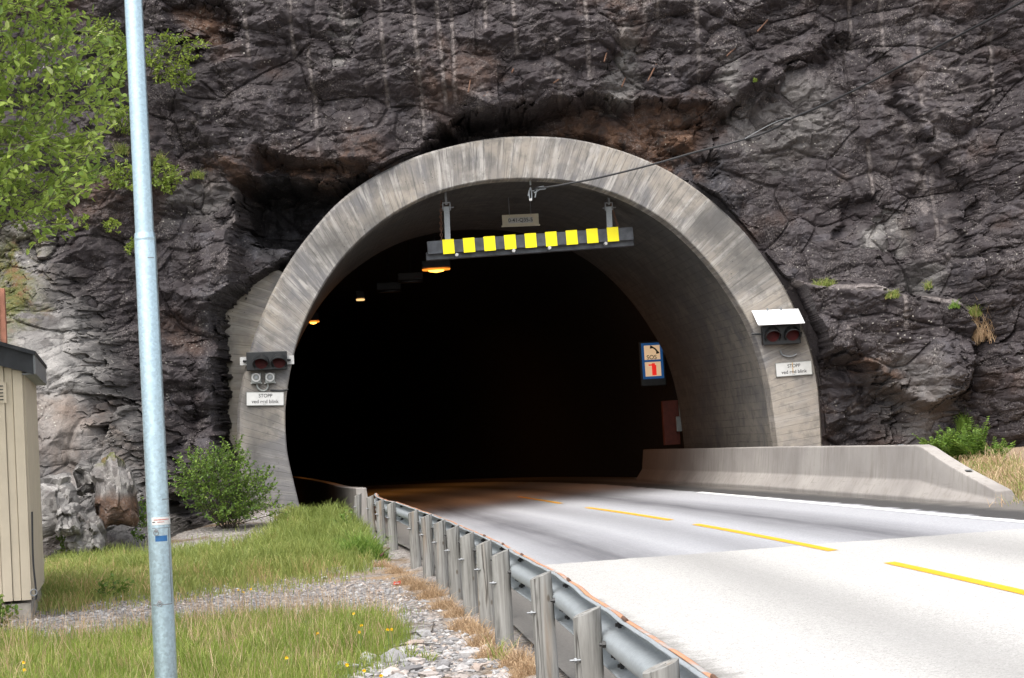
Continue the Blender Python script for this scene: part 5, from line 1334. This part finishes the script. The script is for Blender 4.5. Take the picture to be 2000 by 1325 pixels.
stuff(blade_mesh('dry_grass', P, rng.uniform(.10, .38, n) * (0.5 + pt), rng.uniform(.006, .012, n), rng.uniform(.1, .7, n), rng.uniform(0, .9, n), M['straw'], None, rng.uniform(0.2, 1, n)), 'dry straw-coloured grass behind the right concrete barrier', 'grass')
P = scatter(40000, (5.5, 14), (23, 35), [RG], 6, False); n = len(P)
stuff(blade_mesh('grass', P, rng.uniform(.10, .34, n), rng.uniform(.006, .012, n), rng.uniform(.1, .7, n), rng.uniform(0, .9, n), M['grass2'], None, rng.uniform(0, .9, n)), 'green blades mixed into the dry grass right of the barrier', 'grass')

def tuft(name, label, cat, group, p, n, r, h, w, mat, droop=0.6):
    t = thing(name, label, cat, p, group); a = rng.uniform(0, 2 * pi, n); q = r * np.sqrt(rng.uniform(0, 1, n))
    P = np.stack([p[0] + q * np.cos(a), p[1] + q * np.sin(a) * .6, np.full(n, p[2] - .02)], 1)
    P[:, 2] -= rng.uniform(0, .25, n) * h * (q / r)
    blade_mesh('blades', P, rng.uniform(.35, 1, n) * h * (1 - .7 * (q / r) ** 2), rng.uniform(.6, 1.2, n) * w, rng.uniform(.1, .9, n), rng.uniform(0, 1, n) * droop, mat, t, rng.uniform(0, 1, n)); return t
for (u, v, r, h) in [(795, 1142, .13, .26), (818, 1152, .10, .24), (842, 1168, .13, .26), (868, 1190, .13, .22), (893, 1205, .12, .2), (905, 1232, .13, .24), (930, 1238, .11, .22), (946, 1262, .12, .26), (962, 1284, .12, .2), (1012, 1302, .13, .26), (1034, 1318, .11, .22), (770, 1120, .14, .2), (745, 1108, .14, .2)]:
    tuft('dry_grass_tuft', 'bleached tan grass tuft at the foot of the guardrail posts', 'grass tuft', 'dry grass tufts along the guardrail', onground(u, v), 560, r * 1.25, h * 1.15, .005, M['straw'], 1.0)
for (u, v, r, h) in [(975, 1290, .10, .32), (835, 1290, .07, .2), (800, 1282, .08, .2)]:
    tuft('grass_tuft', 'small dark green grass tuft among the stones by the guardrail', 'grass tuft', 'green tufts among the stones', onground(u, v), 60, r, h, .007, M['grass'], 0.5)
t_ = tuft('grass_clump', 'big bright green arching grass clump beside the far guardrail posts', 'grass clump', None, onground(704, 1092), 1500, .42, .62, .010, M['fern'], 1.0)
for (u, v, r, h, mt, lab) in [(238, 298, .16, .34, 'grass2', 'green grass tuft on the rock ledge just left of the pole'), (312, 318, .15, .36, 'grass2', 'green grass tuft hanging on the rock just right of the pole'),
                              (385, 345, .15, .26, 'grass2', 'small green tuft over the rust-stained ledge left of the arch'), (178, 350, .26, .55, 'fern', 'long hanging green tuft under the tree on the left rock'),
                              (1608, 556, .30, .26, 'grass2', 'low green tuft on the ledge right of the arch ring'), (1743, 578, .17, .24, 'grass2', 'small yellow-green tuft on the middle of the right ledge'),
                              (1812, 560, .10, .30, 'grass2', 'thin upright green tuft above the right ledge'), (1862, 598, .12, .22, 'fern', 'small green tuft at the right end of the ledge'),
                              (1905, 612, .16, .34, 'grass2', 'green tuft above the big dry tuft on the right rock'), (1928, 655, .42, .95, 'straw', 'big bleached dry tuft in the cleft of the right rock'),
                              (1882, 830, .16, .50, 'fern', 'narrow green plant in the rock cleft above the ferns'), (1474, 158, .04, .12, 'birch', 'tiny bright green tuft in the crack above the arch')]:
    tuft('ledge_tuft', lab, 'grass tuft', 'tufts growing on the rock face', onrock(u, v, .06), 260 if r > .12 else 90, r, h, .012, M[mt], 0.9)

# --- ferns by the right rock foot
def fern(u, v, Y, h, label):
    p = atY(u, v, Y); t = thing('fern', label, 'fern', p, 'ferns at the foot of the right rock'); PL, DL, LL, WL_, RL = [], [], [], [], []; st = MB()
    for k in range(22):
        a = rng.uniform(0, 2 * pi); ln = h * rng.uniform(.7, 1.1); out = rng.uniform(.25, .75); d = np.array([cos(a), sin(a), 0])
        path = [p + d * ln * out * q ** 1.3 + ZAX * ln * (q - .35 * q * q * out) for q in np.linspace(0, 1, 9)]
        st.tube(path, [.006 * (1 - q * .8) for q in np.linspace(0, 1, 9)], 4, False)
        tr_ = unit(np.array(path[4]) - path[3]); sd_ = unit(np.cross(tr_, ZAX) + 1e-6)
        for q in np.linspace(.15, 1, 20):
            i = min(7, int(q * 8)); c = path[i] + (path[i + 1] - path[i]) * (q * 8 - i)
            for sg in (-1, 1): PL.append(c); DL.append(unit(sd_ * sg + tr_ * .4 + rng.normal(size=3) * .12)); LL.append(h * .20 * (1.05 - q) + .025); WL_.append(.035); RL.append(rng.uniform(0, .9))
    st.build('stalks', M['stem'], t); leaf_mesh('fronds', np.array(PL), np.array(DL), np.array(LL), np.array(WL_), M['fern'], t, np.array(RL), 1.0)
for a_ in [(1830, 905, 32.5, .62, 'small leftmost fern just behind the sloped barrier end'), (1868, 912, 32.3, .75, 'middle fern between the smaller fern and the tallest one'), (1905, 915, 32.0, .95, 'tallest fern at the foot of the right rock face'),
           (1942, 922, 32.0, .65, 'rightmost fern beside the dry grass')]: fern(*a_)

# --- leafy plants
def cluster(name, label, cat, group, poly, Yr, n_tw, leaf, mat, root, per=9, tw=.30, ydepth=True, noise=-9.0):
    us = [q[0] for q in poly]; vs = [q[1] for q in poly]; u = rng.uniform(min(us), max(us), n_tw * 6); v = rng.uniform(min(vs), max(vs), n_tw * 6)
    ok = inside(u, v, poly) & (fbm(u / 60, v / 60, 3, 171) > noise); u, v = u[ok][:n_tw], v[ok][:n_tw]; Yv = rng.uniform(*Yr, len(u))
    if name == 'bush': u = u + rng.normal(size=len(u)) * 9; v = v + rng.normal(size=len(u)) * 8 * (v < 985)
    C = np.array([atY(a, b, c) for a, b, c in zip(u, v, Yv)])
    t = thing(name, label, cat, root, group); PL, DL, RL = [], [], []; st = MB(); root = np.asarray(root, float)
    for c in C:
        d = unit(c - root + rng.normal(size=3) * np.linalg.norm(c - root) * .35); d = unit(d + np.array([0, 0, rng.uniform(-.3, .4)])); s = c - d * tw * .5; e = c + d * tw * .5 - ZAX * tw * .1
        st.tube([s, c, e], [.004, .003, .0015] if tw > .2 else [.003, .002, .001], 4, False); base = rng.uniform(0, .75)
        for q in np.linspace(0.05, 1, per):
            ph = rng.uniform(0, 2 * pi); pp = s + (e - s) * q; PL.append(pp); DL.append(unit(d * .7 + rng.normal(size=3) * .75 - ZAX * .15)); RL.append(base + rng.uniform(-.15, .28))
    PL, DL = np.array(PL), np.array(DL); m_ = len(PL); L_ = leaf * rng.uniform(.65, 1.2, m_)
    st.build('twigs', M['bark'], t); leaf_mesh('foliage', PL, DL, L_, L_ * rng.uniform(.5, .66, m_), mat, t, np.clip(RL, 0, 1), .9); return t, C
TREE = [(-620, -700), (120, -420), (150, -150), (130, 10), (205, 70), (250, 150), (232, 205), (205, 250), (190, 330), (175, 372), (118, 402), (100, 470), (62, 482), (30, 425), (-40, 440), (-300, 470), (-620, 300)]
troot = np.array([-6.6, 16.6, float(terrain(-6.6, 16.6))])
tr, TC = cluster('broadleaf_tree', 'leafy broadleaved tree overhanging the left edge in front of the rock', 'tree', None, TREE, (15.0, 18.6), 3600, .080, M['leaf'], troot + ZAX * 3.0, 9, .34, True, -0.33)
tr.location = tuple(troot); dloc = troot - (troot + ZAX * 3.0)
for ch in tr.children:
    ch.data.transform(Matrix.Translation(-Vector(dloc)))
tr['_loc'] = [float(x) for x in troot]
tk = MB(); tk.tube([troot - ZAX * .3, troot + np.array([.1, 0, 1.5]), troot + np.array([.15, -.1, 3.2]), troot + np.array([.35, 0, 5.0]), troot + np.array([.3, .1, 7.5])], [.17, .15, .13, .09, .03], 10)
for k in range(34):
    c = TC[rng.integers(len(TC))]; z0 = rng.uniform(2.2, 5.8); s = troot + np.array([.15, 0, z0]); mid_ = (s + c) / 2 + np.array([0, 0, rng.uniform(-.1, .5)]); tk.tube(list(spline([s, mid_, c], 9)), list(np.linspace(.035, .005, 9)), 5, False)
tk.build('trunk', M['bark'], tr, smooth=True)
for (poly, root, nt_, lab) in [
    ([(285, 75), (330, 68), (385, 75), (402, 85), (380, 110), (372, 150), (352, 168), (318, 160), (300, 140), (285, 120)], (292, 150), 70, 'spreading light green sapling on the rock right of the pole top'),
    ([(170, 48), (215, 42), (245, 60), (250, 120), (242, 165), (215, 160), (190, 110)], (228, 190), 80, 'light green sapling on the rock left of the pole, beside the tree'),
    ([(205, 210), (255, 215), (258, 260), (225, 265)], (245, 270), 26, 'small sapling sprig left of the pole below the larger sapling'),
    ([(205, 330), (260, 320), (262, 368), (215, 362)], (245, 370), 34, 'low leafy sprig on the ledge left of the pole'),
    ([(300, 318), (335, 322), (358, 355), (330, 375), (300, 365)], (310, 372), 34, 'low leafy sprig on the ledge right of the pole'),
    ([(108, 430), (130, 428), (128, 450), (110, 448)], (118, 450), 6, 'tiny leftmost sprig on the dark rock under the tree'),
    ([(150, 425), (172, 420), (172, 445), (152, 440)], (160, 446), 7, 'tiny sprig in the middle of the dark rock under the tree'),
    ([(205, 430), (232, 430), (230, 455), (206, 455)], (218, 456), 8, 'tiny sprig on the dark rock nearest the pole collar'),
    ([(245, 465), (262, 470), (262, 495), (246, 492)], (254, 496), 7, 'tiny low sprig just below the pole collar height')]:
    rp_ = onrock(root[0], root[1], .05); y_ = rp_[1]
    t, C = cluster('rock_sapling', lab, 'sapling', 'saplings growing on the rock face', poly, (y_ - .8, y_ - .25), int(nt_ * 1.7), .075, M['birch'], rp_, 9, .28 if nt_ > 10 else .14)
    m = MB()
    for k in range(5 if nt_ > 10 else 2): c = C[rng.integers(len(C))]; m.tube(list(spline([rp_, (rp_ + c) / 2 + ZAX * .08, c], 8)), list(np.linspace(.012, .003, 8)), 5, False)
    m.build('stem', M['bark'], t, smooth=True)
SH = [(352, 905), (385, 885), (420, 878), (452, 868), (480, 882), (505, 915), (528, 940), (522, 965), (548, 985), (545, 1005), (500, 1005), (470, 1015), (430, 1022), (405, 1010), (385, 985), (350, 960), (340, 930)]
sr = onground(440, 1032); 
t, C = cluster('bush', 'dense round green bush in front of the left portal leg', 'bush', None, SH, (sr[1] - .9, sr[1] + .3), 620, .062, M['shrub'], sr, 10, .26)
m = MB()
for k in range(26): c = C[rng.integers(len(C))]; m.tube(list(spline([sr + rng.normal(size=3) * np.array([.12, .08, 0]), (sr + c) / 2 + rng.normal(size=3) * .05, c], 8)), list(np.linspace(.012, .003, 8)), 5, False)
m.build('stem', M['bark'], t, smooth=True)
for (poly, root, lab, nt_) in [([(258, 985), (285, 968), (290, 1020), (280, 1060), (255, 1050)], (272, 1070), 'upright leafy plant just left of the pole foot by the rock', 30), ([(110, 1050), (150, 1035), (165, 1070), (120, 1085)], (138, 1092), 'dark low plant at the foot of the left rock', 26),
                               ([(-30, 1175), (10, 1165), (25, 1195), (12, 1225), (-30, 1230)], (0, 1235), 'dark leafy weed against the hut footing', 40), ([(195, 1135), (235, 1128), (250, 1150), (200, 1165)], (222, 1170), 'broad-leaved weed at the edge of the gravel', 12),
                               ([(655, 1075 - 70), (690, 1000), (695, 1040), (660, 1045)], (678, 1050), 'leafy weed in front of the left barrier end', 14)]:
    rp_ = onground(*root); cluster('weed', lab, 'weed', 'weeds at the edges of the grass', poly, (rp_[1] - .3, rp_[1] + .1), nt_, .07, M['shrub'], rp_, 8, .2)

# --- yellow flowers
for (u, v) in [(466, 1153), (490, 1151), (476, 1157), (691, 1199), (706, 1222), (702, 1235), (757, 1230), (765, 1230), (678, 1299), (711, 1310), (744, 1320), (47, 1294), (48, 1309), (620, 1238), (560, 1285)]:
    g = onground(u, v + 52 if v > 1180 else v + 34); hd_p = atY(u, v, g[1]); t = thing('yellow_flower', 'single yellow flower head on a thin stem in the grass or gravel', 'flower', g, 'yellow flowers in the grass and gravel')
    MB().tube([g - ZAX * .02, (g + hd_p) / 2 + np.array([.01, 0, 0]), hd_p], .003, 5).build('stem', M['stem'], t)
    k = 9; a = np.linspace(0, 2 * pi, k, endpoint=False); D_ = np.stack([np.cos(a), -0.5 + 0 * a, .75 * np.sin(a) + .2], 1)
    leaf_mesh('petals', np.repeat(hd_p[None], k, 0), unit(D_), np.full(k, .016), np.full(k, .012), M['flower'], t, np.full(k, .5)); 

# --- stones
ICO = None
def ico():
    bm = bmesh.new(); bmesh.ops.create_icosphere(bm, subdivisions=1, radius=1.0); V = np.array([v.co[:] for v in bm.verts]); F = np.array([[v.index for v in f.verts] for f in bm.faces]); bm.free(); return V, F
IV, IF = ico()
IV0, IF0 = IV[:12], None
def stones(P, R_):
    n = len(P); k = len(IV); a = rng.uniform(0, 2 * pi, n); sc = R_[:, None] * np.stack([rng.uniform(.8, 1.5, n), rng.uniform(.7, 1.2, n), rng.uniform(.4, .8, n)], 1)
    V = IV[None] * (1 + rng.uniform(-.42, .25, (n, k, 1))) * sc[:, None, :]
    x = V[..., 0] * np.cos(a)[:, None] - V[..., 1] * np.sin(a)[:, None]; y = V[..., 0] * np.sin(a)[:, None] + V[..., 1] * np.cos(a)[:, None]
    V = np.stack([x, y, V[..., 2]], -1) + P[:, None]; F = (IF[None] + (np.arange(n) * k)[:, None, None]).reshape(-1, 3)
    return V.reshape(-1, 3), F, np.repeat(rng.uniform(0, 1, n), k)
GRV = [(60, 1205), (200, 1180), (330, 1162), (480, 1145), (640, 1132), (770, 1140), (830, 1175), (860, 1215), (760, 1222), (600, 1232), (330, 1262), (0, 1290), (-300, 1290), (-100, 1225)]
P = scatter(26000, (-8.5, -.6), (15.5, 25.5), [GRV], 8); V, F, r_ = stones(P + np.array([0, 0, .012]), .010 + .022 * rng.uniform(0, 1, len(P)) ** 2.5)
stuff(npmesh('gravel', V, F, M['stone'], None, attrs={'rnd': r_}), 'loose grey gravel strip between the two grass patches', 'gravel')
FST = [(600, 1290), (760, 1270), (860, 1225), (960, 1255), (1060, 1300), (1100, 1404), (500, 1404)]
P = scatter(9000, (-3.0, .3), (11.5, 17), [FST], 8); V, F, r_ = stones(P + np.array([0, 0, .012]), .010 + .03 * rng.uniform(0, 1, len(P)) ** 2)
stuff(npmesh('gravel', V, F, M['stone'], None, attrs={'rnd': r_}), 'broken stone chips along the near guardrail posts', 'gravel')
P = scatter(260, (-2.6, .1), (12.2, 16.2), [FST], 6); P = P[:70]
for i, p in enumerate(P):
    V, F, r_ = stones(np.array([p + np.array([0, 0, .015])]), np.array([rng.uniform(.035, .10)])); o = npmesh('stone', V, F, M['stone'], None, attrs={'rnd': r_}); tag(o, 'grey angular stone lying loose beside the near guardrail posts', 'stone', 'loose stones by the guardrail')
for (u, v, r_s, tone, lab) in [(634, 1130, .05, .98, 'small white stone on the far edge of the gravel'), (743, 1158, .055, .80, 'pinkish stone lying left of the red litter'), (759, 1157, .05, .3, 'grey stone between the pink stone and the red litter'),
                               (826, 1243, .085, .45, 'blue-grey pointed stone by the twigs near the posts'), (868, 1308, .09, .15, 'dark rounded stone at the bottom edge among pale rubble')]:
    p = onground(u, v); V, F, q = stones(np.array([p + np.array([0, 0, r_s * .3])]), np.array([r_s])); tag(npmesh('stone', V, F, M['stone'], None, attrs={'rnd': q * 0 + tone}), lab, 'stone')
def boulder(u, v, Y, wpx, hpx_, mat, label, seed, rust=0.0, grey=1.0, moss=0.0):
    Y = min(Y, onrock(u, v)[1] + 0.05); p = atY(u, v, Y); px = Y / FPX; bm = bmesh.new(); bmesh.ops.create_icosphere(bm, subdivisions=5, radius=1.0); V = np.array([q.co[:] for q in bm.verts]); F = np.array([[q.index for q in f.verts] for f in bm.faces]); bm.free()
    V = np.sign(V) * np.abs(V) ** .62; V[:, 0] *= 1 - .18 * V[:, 2]; V[:, 0] += .12 * V[:, 2] * (-1 if seed % 2 else 1)
    f, e, tn = facets(V[:, 0] * 1.3 + V[:, 1] * .7 + seed, V[:, 2] * 1.4 + V[:, 1] * .5, seed, .10, .30); f2, e2, tn2 = facets(V[:, 0] * 4 + V[:, 1] * 2, V[:, 2] * 4.5 + seed, seed + 3, .01, .03)
    V = V * (1 + f + f2)[:, None]; zz = V[:, 2].copy(); V = V * np.array([wpx * px / 2, .45, hpx_ * px / 2]) + p
    o = npmesh('boulder', V, F, mat, None, attrs=dict(grey=np.full(len(V), grey), rust=rust * sstep(.15, -.35, zz + .3 * fbm(V[:, 0] * 5, V[:, 2] * 5, 3, 7)), wet_shade=V[:, 0] * 0, pale=V[:, 0] * 0 + .35 * sstep(0, .4, zz) * (rust > 0), moss=moss * sstep(.75, .95, zz), tone=.22 + .5 * tn2))
    return tag(o, label, 'boulder')
boulder(226, 962, 31.6, 76, 128, M['rock'], 'white-topped boulder with a rust red face, left of the pole', 3, .9, 1, 1.0)
boulder(180, 935, 31.9, 50, 62, M['rock'], 'small grey boulder just left of the white and rust boulder', 5)
boulder(172, 1045, 31.2, 64, 74, M['rock'], 'grey rounded boulder below the white and rust boulder', 6)
boulder(105, 985, 31.3, 90, 110, M['rock'], 'large dark grey boulder beside the hut wall', 8)
boulder(140, 1015, 30.9, 46, 60, M['rock'], 'small grey boulder between the hut and the pole', 9)
# --- twigs, litter, rock bolts
for pts, lab in [([(612, 1092), (640, 1086), (672, 1078), (700, 1072)], 'x')]: pass
def twig(pts, r, mat, label, lift=.02):
    P = spline([onground(u, v) + ZAX * lift for u, v in pts], 14); tag(MB().tube(list(P), list(np.linspace(r, r * .5, 14)), 6).build('twig', mat, None, smooth=True), label, 'twig')
twig([(210, 1094), (235, 1088), (262, 1079), (275, 1075)], .016, M['bark'], 'dry stick lying on the stones behind the pole')
twig([(778, 1247), (800, 1243), (830, 1236), (842, 1240), (848, 1218)], .008, M['bark'], 'bent dark twig among stones near the posts')
twig([(762, 1272), (790, 1264), (830, 1262), (860, 1264)], .006, M['bark'], 'thin long twig lying across the pale rubble')
twig([(745, 1102), (752, 1094), (762, 1086)], .016, M['chain'], 'short rusty brown stick leaning by the far posts', .12)
p = onground(776, 1147); M['litter'] = m_plain('red_wrapper', (0.75, 0.09, 0.04), 0.5, 0, 0.4, 0.2, 30)
lt = thing('litter', 'scrap of red and white wrapper lying in the dry grass', 'litter', p)
m = MB(); m.add([p + np.array(q) for q in [(-.045, 0, .03), (.04, .01, .035), (.045, 0, .075), (0, -.01, .062), (-.04, .0, .07)]], [[0, 1, 2, 3, 4]]); o = m.build('wrapper', M['litter'], lt); md = o.modifiers.new('sheet', 'SOLIDIFY'); md.thickness = .004
MB().box(p + np.array([0, -.008, .048]), (.06, .004, .008)).build('white_band', M['signwhite'], lt)
for (u0, v0, u1, v1) in [(924, 125, 914.5, 180), (1004.5, 130, 999.6, 142), (1096.5, 151, 1081, 162.5), (1187, 94, 1180, 121), (1282, 125, 1265.5, 158), (1221.6, 151, 1214.5, 170), (953.5, 179, 945, 188.5), (1439.6, 90, 1419, 110), (1504, 34, 1479, 62)]:
    a_ = onrock(u0, v0, -.05); L_ = hypot(u1 - u0, v1 - v0) * 37 / FPX; b_ = atY(u1, v1, a_[1] - .12 - .6 * L_)
    tag(MB().tube([a_, b_], .016, 6).build('rock_bolt', M['chain_pale'] if 'chain_pale' in M else M['chain'], None, smooth=True), 'thin rusty rock bolt sticking out of the rock above the arch', 'rock bolt', 'rock bolts above the arch')
for o in bpy.data.objects:
    if '_loc' in o: del o['_loc']
